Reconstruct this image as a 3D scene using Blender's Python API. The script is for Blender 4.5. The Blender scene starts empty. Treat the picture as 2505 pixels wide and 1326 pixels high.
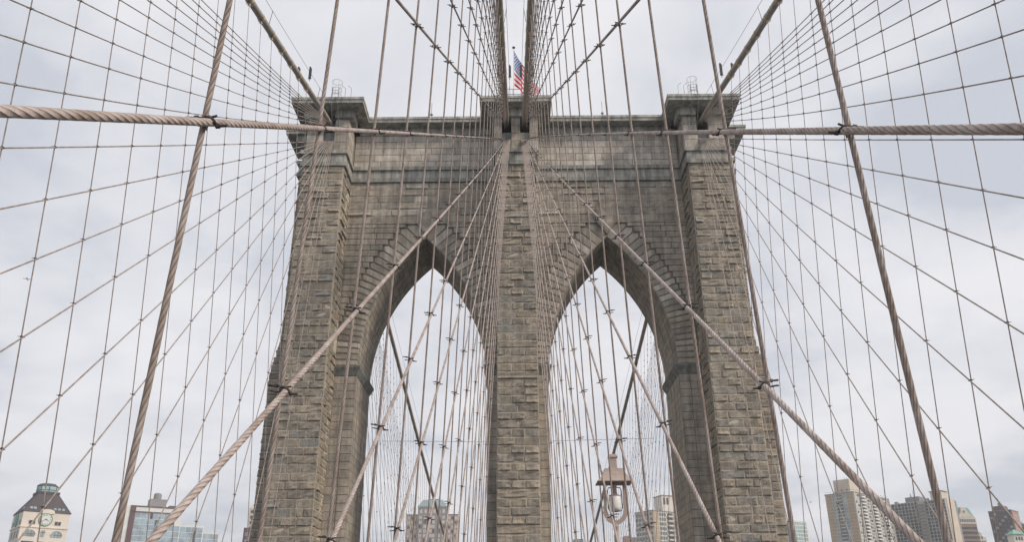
import bpy, math, random
import numpy as np
from mathutils import Vector, Matrix

R = random.Random(7)
rad = math.radians
S = bpy.context.scene
COL = S.collection

# ------------------------------------------------------------------ camera
cam_d = bpy.data.cameras.new('camera')
cam = bpy.data.objects.new('camera', cam_d)
COL.objects.link(cam)
rt = Vector((0.99996, 0.00740, -0.00501)); up = Vector((0.00757, -0.40329, 0.91504)); fw = Vector((-0.00475, 0.91504, 0.40333))
M4 = Matrix.Identity(4)
for i, v in enumerate((rt, up, -fw)):
    for j in range(3):
        M4[j][i] = v[j]
M4[0][3] = -0.067
cam.matrix_world = M4
cam_d.sensor_width = 36.0
cam_d.lens = 36.0 * 2032.16 / 2505.0
cam_d.clip_start = 0.05
cam_d.clip_end = 20000
S.camera = cam

# ------------------------------------------------------------------ view, world, sun
S.view_settings.view_transform = 'Standard'
S.view_settings.look = 'None'
S.view_settings.exposure = 0.0
S.view_settings.gamma = 1.0
S.view_settings.use_curve_mapping = False
S.render.engine = 'CYCLES'
S.cycles.max_bounces = 5
S.cycles.diffuse_bounces = 3

SUN_EL, SUN_AZ = rad(35), rad(116)          # azimuth clockwise from +Y
W = bpy.data.worlds.new('World'); S.world = W; W.use_nodes = True
nt = W.node_tree; N = nt.nodes; L = nt.links
for n in list(N): N.remove(n)
out = N.new('ShaderNodeOutputWorld')
sky = N.new('ShaderNodeTexSky'); sky.sky_type = 'NISHITA'; sky.sun_disc = False
sky.sun_elevation = SUN_EL; sky.sun_rotation = SUN_AZ
bg1 = N.new('ShaderNodeBackground'); bg1.inputs[1].default_value = 0.08
L.new(sky.outputs[0], bg1.inputs[0])
tc = N.new('ShaderNodeTexCoord')
sep = N.new('ShaderNodeSeparateXYZ'); L.new(tc.outputs['Generated'], sep.inputs[0])
def wmath(op, a, b=None, clamp=False):
    n = N.new('ShaderNodeMath'); n.operation = op; n.use_clamp = clamp
    for i, v in enumerate((a, b)):
        if v is None: continue
        if isinstance(v, (int, float)): n.inputs[i].default_value = v
        else: L.new(v, n.inputs[i])
    return n.outputs[0]
zz = wmath('ADD', wmath('MAXIMUM', sep.outputs[2], 0.0), 0.22)
cmb = N.new('ShaderNodeCombineXYZ')
L.new(wmath('DIVIDE', sep.outputs[0], zz), cmb.inputs[0]); L.new(wmath('DIVIDE', sep.outputs[1], zz), cmb.inputs[1])
nz = N.new('ShaderNodeTexNoise'); nz.inputs['Scale'].default_value = 1.5; nz.inputs['Detail'].default_value = 7; nz.inputs['Roughness'].default_value = 0.52
nz.inputs['Distortion'].default_value = 0.35
L.new(cmb.outputs[0], nz.inputs['Vector'])
nz2 = N.new('ShaderNodeTexNoise'); nz2.inputs['Scale'].default_value = 3.3; nz2.inputs['Detail'].default_value = 6; nz2.inputs['Roughness'].default_value = 0.5
L.new(cmb.outputs[0], nz2.inputs['Vector'])
mixn = wmath('ADD', wmath('MULTIPLY', nz.outputs[0], 0.68), wmath('MULTIPLY', nz2.outputs[0], 0.32))
cr = N.new('ShaderNodeValToRGB'); L.new(mixn, cr.inputs[0])
cr.color_ramp.elements[0].position = 0.40; cr.color_ramp.elements[0].color = (0.545, 0.572, 0.635, 1)
cr.color_ramp.elements[1].position = 0.585; cr.color_ramp.elements[1].color = (0.80, 0.795, 0.822, 1)
e = cr.color_ramp.elements.new(0.485); e.color = (0.70, 0.706, 0.748, 1)
bg2 = N.new('ShaderNodeBackground'); bg2.inputs[1].default_value = 1.16
L.new(cr.outputs[0], bg2.inputs[0])
mx = N.new('ShaderNodeMixShader'); mx.inputs[0].default_value = 0.93
L.new(bg1.outputs[0], mx.inputs[1]); L.new(bg2.outputs[0], mx.inputs[2]); L.new(mx.outputs[0], out.inputs[0])

sd = bpy.data.lights.new('sun', 'SUN'); sd.energy = 2.8; sd.angle = rad(10); sd.color = (1.0, 0.89, 0.76)
so = bpy.data.objects.new('sun', sd); COL.objects.link(so)
to_sun = Vector((math.sin(SUN_AZ) * math.cos(SUN_EL), math.cos(SUN_AZ) * math.cos(SUN_EL), math.sin(SUN_EL)))
so.rotation_euler = to_sun.to_track_quat('Z', 'Y').to_euler()
so.location = (60, -40, 120)

# ------------------------------------------------------------------ mesh helpers
class MB:
    def __init__(s): s.v = []; s.f = []; s.uv = None; s.t = []
    def face(s, idx, tone=None): s.f.append(idx); s.t.append(tone)
    def box(s, x0, x1, y0, y1, z0, z1, tone=None):
        b = len(s.v)
        s.v += [(x0,y0,z0),(x1,y0,z0),(x1,y1,z0),(x0,y1,z0),(x0,y0,z1),(x1,y0,z1),(x1,y1,z1),(x0,y1,z1)]
        for q in ((0,3,2,1),(4,5,6,7),(0,1,5,4),(1,2,6,5),(2,3,7,6),(3,0,4,7)): s.face(tuple(b+i for i in q), tone)
        return s
    def prism(s, poly, y0, y1, tone=None):       # poly of (x,z), extruded along y
        b = len(s.v); n = len(poly)
        s.v += [(x,y0,z) for x,z in poly] + [(x,y1,z) for x,z in poly]
        s.face(tuple(b+i for i in range(n)), tone); s.face(tuple(b+n+i for i in reversed(range(n))), tone)
        for i in range(n): s.face((b+i, b+n+i, b+n+(i+1)%n, b+(i+1)%n), tone)
        return s
    def tube(s, pts, r, n=8, uv=False, caps=True):
        b = len(s.v); P = [Vector(p) for p in pts]; rs = r if isinstance(r, (list, tuple)) else [r]*len(P)
        ref = Vector((0,0,1))
        d0 = (P[-1]-P[0]).normalized()
        if abs(d0.z) > .9: ref = Vector((0,1,0))
        ln = 0.0; base_f = len(s.f)
        for i, p in enumerate(P):
            d = (P[min(i+1,len(P)-1)]-P[max(i-1,0)]).normalized()
            u = d.cross(ref).normalized(); w = u.cross(d)
            for k in range(n):
                a = 2*math.pi*k/n; s.v.append(tuple(p + (u*math.cos(a)+w*math.sin(a))*rs[i]))
        acc = [0.0]
        for i in range(1,len(P)): acc.append(acc[-1]+(P[i]-P[i-1]).length)
        for i in range(len(P)-1):
            for k in range(n):
                s.face((b+i*n+k, b+i*n+(k+1)%n, b+(i+1)*n+(k+1)%n, b+(i+1)*n+k))
                if uv:
                    if s.uv is None: s.uv = {}
                    s.uv[len(s.f)-1] = ((k/n,acc[i]),((k+1)/n,acc[i]),((k+1)/n,acc[i+1]),(k/n,acc[i+1]))
        if caps:
            s.face(tuple(b+k for k in reversed(range(n)))); s.face(tuple(b+(len(P)-1)*n+k for k in range(n)))
        return s
    def lathe(s, prof, c=(0,0,0), n=16):        # prof of (r,z)
        b = len(s.v)
        for r,z in prof:
            for k in range(n):
                a = 2*math.pi*k/n; s.v.append((c[0]+r*math.cos(a), c[1]+r*math.sin(a), c[2]+z))
        for i in range(len(prof)-1):
            for k in range(n): s.face((b+i*n+k, b+i*n+(k+1)%n, b+(i+1)*n+(k+1)%n, b+(i+1)*n+k))
        s.face(tuple(b+k for k in reversed(range(n)))); s.face(tuple(b+(len(prof)-1)*n+k for k in range(n)))
        return s
    def mesh(s, name, mat, smooth=False):
        m = bpy.data.meshes.new(name); m.from_pydata(s.v, [], s.f)
        if any(t is not None for t in s.t):
            at = m.attributes.new('tone', 'FLOAT', 'FACE'); at.data.foreach_set('value', [0.4 if t is None else t for t in s.t])
        if s.uv:
            ul = m.uv_layers.new(name='UVMap'); data = np.zeros((len(m.loops), 2), np.float32)
            for p in m.polygons:
                q = s.uv.get(p.index)
                if q: data[p.loop_start:p.loop_start+len(q)] = q
            ul.data.foreach_set('uv', data.ravel())
        if mat:
            for mm in (mat if isinstance(mat, (list, tuple)) else [mat]): m.materials.append(mm)
        if smooth: m.polygons.foreach_set('use_smooth', [True]*len(m.polygons))
        m.update(); return m

def link(name, mesh, parent=None, loc=None, kind=None):
    o = bpy.data.objects.new(name, mesh); COL.objects.link(o)
    if parent: o.parent = parent
    if loc: o.location = loc
    if kind: o['kind'] = kind
    return o
def obj(name, mb, mat, parent=None, smooth=False, kind=None, loc=None):
    return link(name, mb.mesh(name, mat, smooth), parent, loc, kind)
def tag(o, label, cat, group=None):
    o['label'] = label; o['category'] = cat
    if group: o['group'] = group
    return o
def thing(name, label, cat, loc=(0,0,0), rz=0, group=None):
    o = bpy.data.objects.new(name, None); COL.objects.link(o); o.location = loc; o.rotation_euler = (0,0,rz)
    o.empty_display_size = .5
    return tag(o, label, cat, group)
def copy_tree(o, parent=None):
    c = o.copy(); COL.objects.link(c)
    if parent: c.parent = parent
    for ch in list(o.children): copy_tree(ch, c)
    return c
ORD = 'zeroth first second third fourth fifth sixth seventh eighth ninth tenth eleventh twelfth thirteenth fourteenth fifteenth sixteenth seventeenth eighteenth nineteenth twentieth'.split()
TENS = {2:'twenty',3:'thirty',4:'forty'}
def ordinal(n):
    if n <= 20: return ORD[n]
    t, u = divmod(n, 10)
    return TENS[t][:-1]+'ieth' if u == 0 else TENS[t]+'-'+ORD[u]

# ------------------------------------------------------------------ materials
def mat(name, col, rough=.7, metal=0., spec=.3, var=0.12, scale=3.0, bump=0.0, bscale=40, trans=0.0):
    m = bpy.data.materials.new(name); m.use_nodes = True; t = m.node_tree; B = t.nodes['Principled BSDF']
    B.inputs['Roughness'].default_value = rough; B.inputs['Metallic'].default_value = metal; B.inputs['Specular IOR Level'].default_value = spec
    if trans: B.inputs['Transmission Weight'].default_value = trans
    g = t.nodes.new('ShaderNodeNewGeometry')
    n = t.nodes.new('ShaderNodeTexNoise'); n.inputs['Scale'].default_value = scale; n.inputs['Detail'].default_value = 5
    t.links.new(g.outputs['Position'], n.inputs['Vector'])
    r = t.nodes.new('ShaderNodeMapRange'); r.inputs[1].default_value = .3; r.inputs[2].default_value = .7
    r.inputs[3].default_value = 1-var; r.inputs[4].default_value = 1+var
    t.links.new(n.outputs[0], r.inputs[0])
    x = t.nodes.new('ShaderNodeMix'); x.data_type = 'RGBA'; x.blend_type = 'MULTIPLY'; x.inputs[0].default_value = 1
    x.inputs[6].default_value = (*col, 1); t.links.new(r.outputs[0], x.inputs[7]); t.links.new(x.outputs[2], B.inputs['Base Color'])
    if bump:
        n2 = t.nodes.new('ShaderNodeTexNoise'); n2.inputs['Scale'].default_value = bscale; n2.inputs['Detail'].default_value = 4
        t.links.new(g.outputs['Position'], n2.inputs['Vector'])
        bp = t.nodes.new('ShaderNodeBump'); bp.inputs['Strength'].default_value = 1; bp.inputs['Distance'].default_value = bump
        t.links.new(n2.outputs[0], bp.inputs['Height']); t.links.new(bp.outputs[0], B.inputs['Normal'])
    return m

def rope_mat(name, col, lay, depth):
    m = bpy.data.materials.new(name); m.use_nodes = True; t = m.node_tree; B = t.nodes['Principled BSDF']
    nn, lk = t.nodes, t.links
    B.inputs['Roughness'].default_value = .62; B.inputs['Specular IOR Level'].default_value = .3
    uv = nn.new('ShaderNodeUVMap'); sp = nn.new('ShaderNodeSeparateXYZ'); lk.new(uv.outputs[0], sp.inputs[0])
    def mth(op, a, b=None):
        n = nn.new('ShaderNodeMath'); n.operation = op
        for i, v in enumerate((a, b)):
            if v is None: continue
            if isinstance(v, (int,float)): n.inputs[i].default_value = v
            else: lk.new(v, n.inputs[i])
        return n.outputs[0]
    ph = mth('MULTIPLY', mth('ADD', sp.outputs[0], mth('DIVIDE', sp.outputs[1], lay)), 6.0)
    c = mth('ABSOLUTE', mth('COSINE', mth('MULTIPLY', ph, math.pi)))
    h = mth('POWER', c, 0.5)
    g = nn.new('ShaderNodeNewGeometry')
    n = nn.new('ShaderNodeTexNoise'); n.inputs['Scale'].default_value = 4.5; n.inputs['Detail'].default_value = 9; n.inputs['Roughness'].default_value = .68; lk.new(g.outputs['Position'], n.inputs['Vector'])
    n3 = nn.new('ShaderNodeTexNoise'); n3.inputs['Scale'].default_value = 70; n3.inputs['Detail'].default_value = 3; lk.new(g.outputs['Position'], n3.inputs['Vector'])
    r = nn.new('ShaderNodeValToRGB'); lk.new(n.outputs[0], r.inputs[0])
    r.color_ramp.elements[0].position = .36; r.color_ramp.elements[0].color = (col[0]*.6, col[1]*.54, col[2]*.49, 1)
    r.color_ramp.elements[1].position = .62; r.color_ramp.elements[1].color = (*col, 1)
    x = nn.new('ShaderNodeMix'); x.data_type = 'RGBA'; x.blend_type = 'MULTIPLY'; x.inputs[0].default_value = 1
    gr = nn.new('ShaderNodeMapRange'); gr.inputs[1].default_value = 0; gr.inputs[2].default_value = .6; gr.inputs[3].default_value = .6; gr.inputs[4].default_value = 1
    lk.new(h, gr.inputs[0]); lk.new(r.outputs[0], x.inputs[6]); lk.new(gr.outputs[0], x.inputs[7])
    lk.new(x.outputs[2], B.inputs['Base Color'])
    hh = mth('ADD', h, mth('MULTIPLY', n3.outputs[0], .12))
    bp = nn.new('ShaderNodeBump'); bp.inputs['Distance'].default_value = depth; bp.inputs['Strength'].default_value = .9
    lk.new(hh, bp.inputs['Height']); lk.new(bp.outputs[0], B.inputs['Normal'])
    return m

def stone_mat(name, ramp, by_object, streak=.3, bump=.03):
    m = bpy.data.materials.new(name); m.use_nodes = True; t = m.node_tree; B = t.nodes['Principled BSDF']; nn, lk = t.nodes, t.links
    B.inputs['Roughness'].default_value = .92; B.inputs['Specular IOR Level'].default_value = .12
    if by_object:
        a = nn.new('ShaderNodeObjectInfo').outputs['Random']
    else:
        an = nn.new('ShaderNodeAttribute'); an.attribute_name = 'tone'; a = an.outputs['Fac']
    cr = nn.new('ShaderNodeValToRGB'); lk.new(a, cr.inputs[0])
    el = cr.color_ramp.elements
    el[0].position, el[0].color = ramp[0][0], (*ramp[0][1], 1); el[1].position, el[1].color = ramp[-1][0], (*ramp[-1][1], 1)
    for p, c in ramp[1:-1]:
        q = el.new(p); q.color = (*c, 1)
    g = nn.new('ShaderNodeNewGeometry')
    def noise(scale, det, vec=None, rough=.55):
        n = nn.new('ShaderNodeTexNoise'); n.inputs['Scale'].default_value = scale; n.inputs['Detail'].default_value = det; n.inputs['Roughness'].default_value = rough
        lk.new(vec or g.outputs['Position'], n.inputs['Vector']); return n.outputs[0]
    def rng(v, lo, hi, a0, a1):
        r = nn.new('ShaderNodeMapRange'); r.inputs[1].default_value = lo; r.inputs[2].default_value = hi; r.inputs[3].default_value = a0; r.inputs[4].default_value = a1
        lk.new(v, r.inputs[0]); return r.outputs[0]
    def mul(c, v, f=1.0):
        x = nn.new('ShaderNodeMix'); x.data_type = 'RGBA'; x.blend_type = 'MULTIPLY'; x.inputs[0].default_value = f
        lk.new(c, x.inputs[6]); lk.new(v, x.inputs[7]); return x.outputs[2]
    mp = nn.new('ShaderNodeMapping'); mp.inputs['Scale'].default_value = (2.6, 2.6, .16); lk.new(g.outputs['Position'], mp.inputs['Vector'])
    c = mul(cr.outputs[0], rng(noise(1.6, 6), .3, .7, .74, 1.2))
    c = mul(c, rng(noise(15, 7, rough=.75), .32, .68, .62, 1.34))
    c = mul(c, rng(noise(1.0, 6, mp.outputs[0], .65), .38, .62, 1-streak, 1+streak*.35))
    lk.new(c, B.inputs['Base Color'])
    n1 = noise(9, 8, rough=.72)
    bp = nn.new('ShaderNodeBump'); bp.inputs['Distance'].default_value = bump; bp.inputs['Strength'].default_value = 1
    lk.new(n1, bp.inputs['Height']); lk.new(bp.outputs[0], B.inputs['Normal'])
    return m

WARM = [(0.0,(0.305,0.277,0.238)),(.25,(0.355,0.317,0.266)),(.5,(0.397,0.345,0.280)),(.75,(0.434,0.372,0.296)),(.9,(0.375,0.347,0.302)),(1,(0.334,0.319,0.291))]
SMTH = [(0.0,(0.329,0.303,0.265)),(.3,(0.392,0.350,0.297)),(.6,(0.445,0.390,0.323)),(.8,(0.408,0.371,0.320)),(.86,(0.498,0.451,0.392)),(1,(0.604,0.551,0.488))]
GREY = [(0.0,(.26,.265,.25)),(1,(.48,.47,.425))]
M = {}
M['stone'] = stone_mat('rough_granite', WARM, True, .24, .09)
M['stone_j'] = stone_mat('rough_granite_flank', WARM, False, .24, .09)
M['smooth'] = stone_mat('smooth_granite', SMTH, True, .28, .012)
M['smooth_j'] = stone_mat('smooth_granite_wall', SMTH, False, .28, .012)
M['cornice'] = stone_mat('weathered_cornice_stone', GREY, False, .42, .012)
M['mortar'] = mat('mortar', (.56,.49,.40), .95, var=.2, scale=4)
M['rope'] = rope_mat('painted_wire_rope', (.53,.455,.425), .46, .008)
M['suspender'] = rope_mat('weathered_suspender_paint', (.43,.365,.335), .46, .008)
M['outer_rope'] = rope_mat('outer_stay_paint', (.47,.41,.375), .46, .008)
M['joint'] = mat('dark_joint_stone', (.185,.168,.143), .95, var=.2, scale=4)
M['cable'] = mat('painted_cable_wrap', (.36,.315,.27), .5, var=.2, scale=2.5, bump=.004, bscale=60)
M['clamp'] = mat('dark_iron', (.085,.075,.075), .55, metal=.3, var=.35, scale=60, bump=.002, bscale=200)
M['ferrule'] = mat('pale_fitting_paint', (.55,.46,.33), .6, var=.3, scale=30)
M['steel'] = mat('galvanised_steel', (.22,.215,.22), .5, metal=.4, var=.15)
M['deck'] = mat('deck_boards', (.2,.17,.14), .8, var=.25, scale=2)
M['asphalt'] = mat('asphalt', (.05,.05,.05), .9, var=.2)
M['water'] = mat('river_water', (.05,.07,.08), .15, spec=.5, var=.2, scale=.02, bump=.05, bscale=.5)
M['ground'] = mat('city_ground', (.12,.12,.11), .9, var=.3, scale=.02)
M['lamp'] = mat('tan_lamp_paint', (.43,.345,.305), .5, var=.1, scale=8)
M['globe'] = mat('frosted_lamp_glass', (.8,.77,.74), .35, var=.06, scale=10)

# ------------------------------------------------------------------ ground, water, deck
obj('river_water', MB().box(-2400, 2400, -1400, 150, -48, -46), M['water'], kind='structure')
obj('city_ground', MB().box(-2400, 2400, 150.01, 3000, -47, -43.5), M['ground'], kind='structure')
d = MB()
d.box(-1.75, 1.75, -60, 58, -2.0, -1.7)
obj('promenade_walkway', d, M['deck'], kind='structure')
d = MB()
d.box(-12.4, -2.4, -60, 200, -6.6, -6.0); d.box(2.4, 12.4, -60, 200, -6.6, -6.0)
obj('roadway', d, M['asphalt'], kind='structure')

# ------------------------------------------------------------------ rope geometry (metres; camera at the origin of height)
SP = 2.286
D_T = 59.4
def cable_z(Y):
    u = D_T - Y
    return 40.0 - .315*u + .0005*u*u if u >= 0 else 40.0 + (.34*u if u < -4.5 else 0)
def plane_x(inner, Y, Z):
    if inner: return 2.01 - .0336*Z + .1*min(max((Y-20)/39., 0), 1.)**2*min(max(Z/39.,0),1)
    return 12.66 + .0645*Z + .42*min(max((Y-15)/45., 0), 1.)**.6*min(max(Z/39.,0),1)
Y0 = {('i',-1): 4.15, ('i',1): 4.19, ('o',-1): 18.42, ('o',1): 18.87}

def rope_profile(n=24):
    return [(2*math.pi*k/n) for k in range(n)]
def rope_mesh(pts, r, dense_d=15.0, lay=.46, n=24):
    """wire rope of six strands: a lobed section that turns along the length where the rope is close by"""
    P = [Vector(p) for p in pts]
    acc = [0.0]
    for i in range(1, len(P)): acc.append(acc[-1]+(P[i]-P[i-1]).length)
    tot = acc[-1]
    def at(s):
        s = min(max(s, 0), tot)
        lo = 0
        for i in range(len(acc)-1):
            if acc[i+1] >= s: lo = i; break
        t = (s-acc[lo])/max(acc[lo+1]-acc[lo], 1e-9)
        return P[lo].lerp(P[lo+1], t)
    ss = []; s = 0.0
    while s < tot:
        ss.append(s)
        s += lay/10 if at(s).length < dense_d else (lay*4 if at(s+lay*4).length > dense_d+.1 else lay)
        s = round(s, 6)
    ss.append(tot)
    d0 = (P[-1]-P[0]).normalized(); ref = Vector((0,1,0)) if abs(d0.z) > .9 else Vector((0,0,1))
    u = d0.cross(ref).normalized(); w = u.cross(d0)
    ph = np.arange(n)*2*np.pi/n
    V = np.zeros((len(ss)*n, 3)); U = np.array(u); Wv = np.array(w)
    for i, s in enumerate(ss):
        psi = ph + 2*np.pi*s/lay
        rho = r*(.87+.13*np.sqrt(np.abs(np.cos(3*psi))))
        V[i*n:(i+1)*n] = np.array(at(s)) + (np.outer(np.cos(ph)*rho, U)+np.outer(np.sin(ph)*rho, Wv))
    b = MB(); b.v = [tuple(q) for q in V]; b.uv = {}
    for i in range(len(ss)-1):
        for k in range(n):
            k2 = (k+1) % n
            b.uv[len(b.f)] = ((k/n,ss[i]),((k+1)/n,ss[i]),((k+1)/n,ss[i+1]),(k/n,ss[i+1]))
            b.face((i*n+k, i*n+k2, (i+1)*n+k2, (i+1)*n+k))
    return b

# clamp: a forged block with two U-bolts and four bolt ends, shared by every crossing
def clamp_mesh():
    b = MB()
    def arc(c, R0, a0, a1, ax, n=9):
        out = []
        for i in range(n+1):
            a = a0+(a1-a0)*i/n
            p = Vector((0, math.cos(a)*R0, math.sin(a)*R0)) if ax == 'x' else Vector((math.cos(a)*R0, math.sin(a)*R0, 0))
            out.append(Vector(c)+p)
        return out
    # two U-bolts: one round the stay (in front), one round the suspender (behind); threaded ends run out to the sides
    def ub(cx, a0, a1, z0, z1, R0, tail0, tail1, r):
        P = [Vector(t) for t in tail0]
        for i in range(11):
            a = rad(a0+(a1-a0)*i/10); P.append(Vector((cx+R0*math.cos(a), R0*math.sin(a), z0+(z1-z0)*i/10)))
        P += [Vector(t) for t in tail1]
        b.tube(P, r, 6)
    ub(.023, 165, 375, .03, -.025, .036, ((-.15,.03,.05),(-.06,.03,.042)), ((.085,.018,-.036),(.135,.012,-.04)), .0105)
    ub(-.022, 345, 555, .012, -.03, .036, ((.075,-.02,.02),), ((-.085,-.03,-.03),(-.11,-.03,-.03)), .009)
    b.box(-.03,.03,-.02,.022,-.03,.022)
    for c in ((-.075,.018,.032),(.07,.006,-.046)): b.box(c[0]-.016,c[0]+.014,c[1],c[1]+.028,c[2],c[2]+.026)
    b.prism([(-.012,-.03),(.0,-.075),(.014,-.03)], -.012, .012)
    return b.mesh('clamp', M['clamp'])
CLAMP = clamp_mesh()
def clamp_far():
    b = MB(); b.box(-.036,.036,-.04,.04,-.028,.028); b.tube([(-.13,0,.025),(-.03,.01,.01),(.03,-.01,-.012),(.11,-.02,-.03)], .01, 5)
    return b.mesh('clamp', M['clamp'])
CLAMP2 = clamp_far()

sname = {-1: 'left', 1: 'right'}; pname = {'i': 'inner', 'o': 'outer'}
susp = {}
for pk in ('i','o'):
    inner = pk == 'i'
    for sg in (-1, 1):
        ys = []
        y = Y0[pk, sg] + (0 if inner else -2*SP)
        while y < (48.5 if inner else 50.5):
            ys.append(y); y += SP
        susp[pk, sg] = ys
        for i, Y in enumerate(ys):
            zt = cable_z(Y) - .24
            n = 14; pts = []
            for k in range(n+1):
                z = -3 + (zt+3)*k/n
                pts.append((sg*plane_x(inner, Y, z), Y, z))
            r = .0178
            if inner and i < 4: mb = rope_mesh(pts, r*1.04)
            else: mb = MB().tube(pts, r, 8, uv=True)
            o = obj('suspender_rope', mb, M['suspender'], smooth=True)
            tag(o, 'twisted wire suspender rope of the %s %s curtain, %s from the camera' % (sname[sg], pname[pk], ordinal(i+1)), 'suspender rope', 'vertical suspender ropes of the bridge')

def stay_pts0(inner, sg, k, n=26):
    if inner: ye = -.45 + 4.07*k if k >= 0 else -.4+4.2*k
    else: ye = -.35 + 4.2*k
    upper = k <= -2
    zt = 39.9 if upper else 38.25
    Lh = D_T - ye
    sag = (.15 if inner else .54)*(Lh/72.4)**2 if upper else .12*(Lh/64)**2
    fr = min(max((k+1)/14., 0), 1)
    xt = (1.06 - .55*fr) if inner else (16.2 - .75*fr)
    if upper: xt = (.98 - .02*(-k-2)) if inner else (15.95 - .03*(-k-2))
    dx = xt - plane_x(inner, D_T, zt)
    out = []
    for i in range(n+1):
        t = i/n; Y = ye + (D_T-ye)*t
        Z = -3 + (zt+3)*t - sag*4*t*(1-t)
        X = plane_x(inner, Y, Z) + dx*t**4 - .045
        out.append((sg*X, Y, Z))
    return ye, out, sag, zt
MEAS = {True: {-2: ((8.74,7.94),(15.6,12.17)), -1: ((4.15,2.76),(15.6,10.17)), 0: ((6.46,1.83),(15.6,8.08)), 1: ((8.74,.91),(15.6,5.95)), 2: ((13.31,1.54),(17.89,5.18))},
        False: {k: ((20., m*20+c), (27., m*27+c)) for k, m, c in ((-4,.551,6.19),(-3,.576,4.54),(-2,.609,2.5),(-1,.642,-.09),(0,.691,-2.85),(1,.744,-5.81),(2,.81,-9.455))}}
def stay_z(inner, k, sg=1):
    """height of a stay as a shallow parabola Z(Y)"""
    zt = 39.9 if k <= -2 else 38.25
    q = MEAS[inner].get(k)
    if inner and k == -1: q = ((4.15, 2.81 if sg < 0 else 2.715), q[1])
    if q:
        (y1,z1),(y2,z2) = q; A = np.array([[y*y, y, 1] for y in (y1,y2,D_T)]); a, b, c = np.linalg.solve(A, [z1,z2,zt])
    else:
        ye, p, sag, zt = stay_pts0(inner, 1, k, 1)
        Ld = D_T-ye; s4 = 4*sag/(Ld*Ld); m = (zt+3)/Ld
        a = s4; b = m - s4*(D_T+ye); c = -3 - m*ye + s4*D_T*ye
    # foot: where it meets the deck edge at Z = -3
    if abs(a) < 1e-9: ye = (-3-c)/b
    else:
        ds = b*b-4*a*(c+3); ye = (-b+math.sqrt(max(ds,0)))/(2*a)
    return ye, a, b, c
def stay_pts(inner, sg, k, n=26):
    ye, a, b, c = stay_z(inner, k, sg)
    _, P0, _, zt = stay_pts0(inner, sg, k, 1)
    fr = min(max((k+1)/11., 0), 1)
    xt = (1.06 - .55*fr) if inner else (16.2 - .75*fr)
    if k <= -2: xt = (.98 - .02*(-k-2)) if inner else (15.95 - .03*(-k-2))
    dx = xt - plane_x(inner, D_T, zt)
    out = []
    for i in range(n+1):
        t = i/n; Y = ye+(D_T-ye)*t; Z = a*Y*Y+b*Y+c
        out.append((sg*(plane_x(inner, Y, Z) + dx*t**4 - .045), Y, Z))
    return ye, out, 0, zt
def stay_at(inner, sg, k, Y):
    ye, a, b, c = stay_z(inner, k, sg); return a*Y*Y+b*Y+c
stays = {}
for pk in ('i','o'):
    inner = pk == 'i'
    for sg in (-1, 1):
        for k in range(-11, 11):
            ye, pts, sag, zt = stay_pts(inner, sg, k)
            if k == -1: w = 'nearly level, crossing the view at mid height'
            elif k < -1: w = '%s above the level one' % ordinal(-1-k)
            else: w = '%s below the level one' % ordinal(k+1)
            if inner and k in (-2,-1,0,1,2): mb = rope_mesh(pts, .0245)
            else: mb = MB().tube(pts, .0235, 8, uv=True)
            o = obj('stay_cable', mb, M['rope'] if inner else M['outer_rope'], smooth=True)
            tag(o, 'slanting wire stay of the %s %s fan, %s' % (sname[sg], pname[pk], w), 'stay cable', 'stay cables fanning out from the tower')
            rr = random.Random(k*31+sg*7+inner)
            for Y in susp[pk, sg]:
                if Y <= ye+.3 or Y > 57.6: continue
                Z = stay_at(inner, sg, k, Y)
                if Z > cable_z(Y)-.4: continue
                c = link('clamp', CLAMP if (Y < 26 and inner) else CLAMP2, o)
                c.location = (sg*(plane_x(inner, Y, Z)-.022), Y-.02, Z)
                c.rotation_euler = (rr.uniform(-.12,.12), rr.uniform(-.1,.1), rr.uniform(-.15,.15))
                q_ = .86*rr.uniform(.93,1.05); c.scale = (q_ if sg < 0 else -q_, q_, q_)

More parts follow.
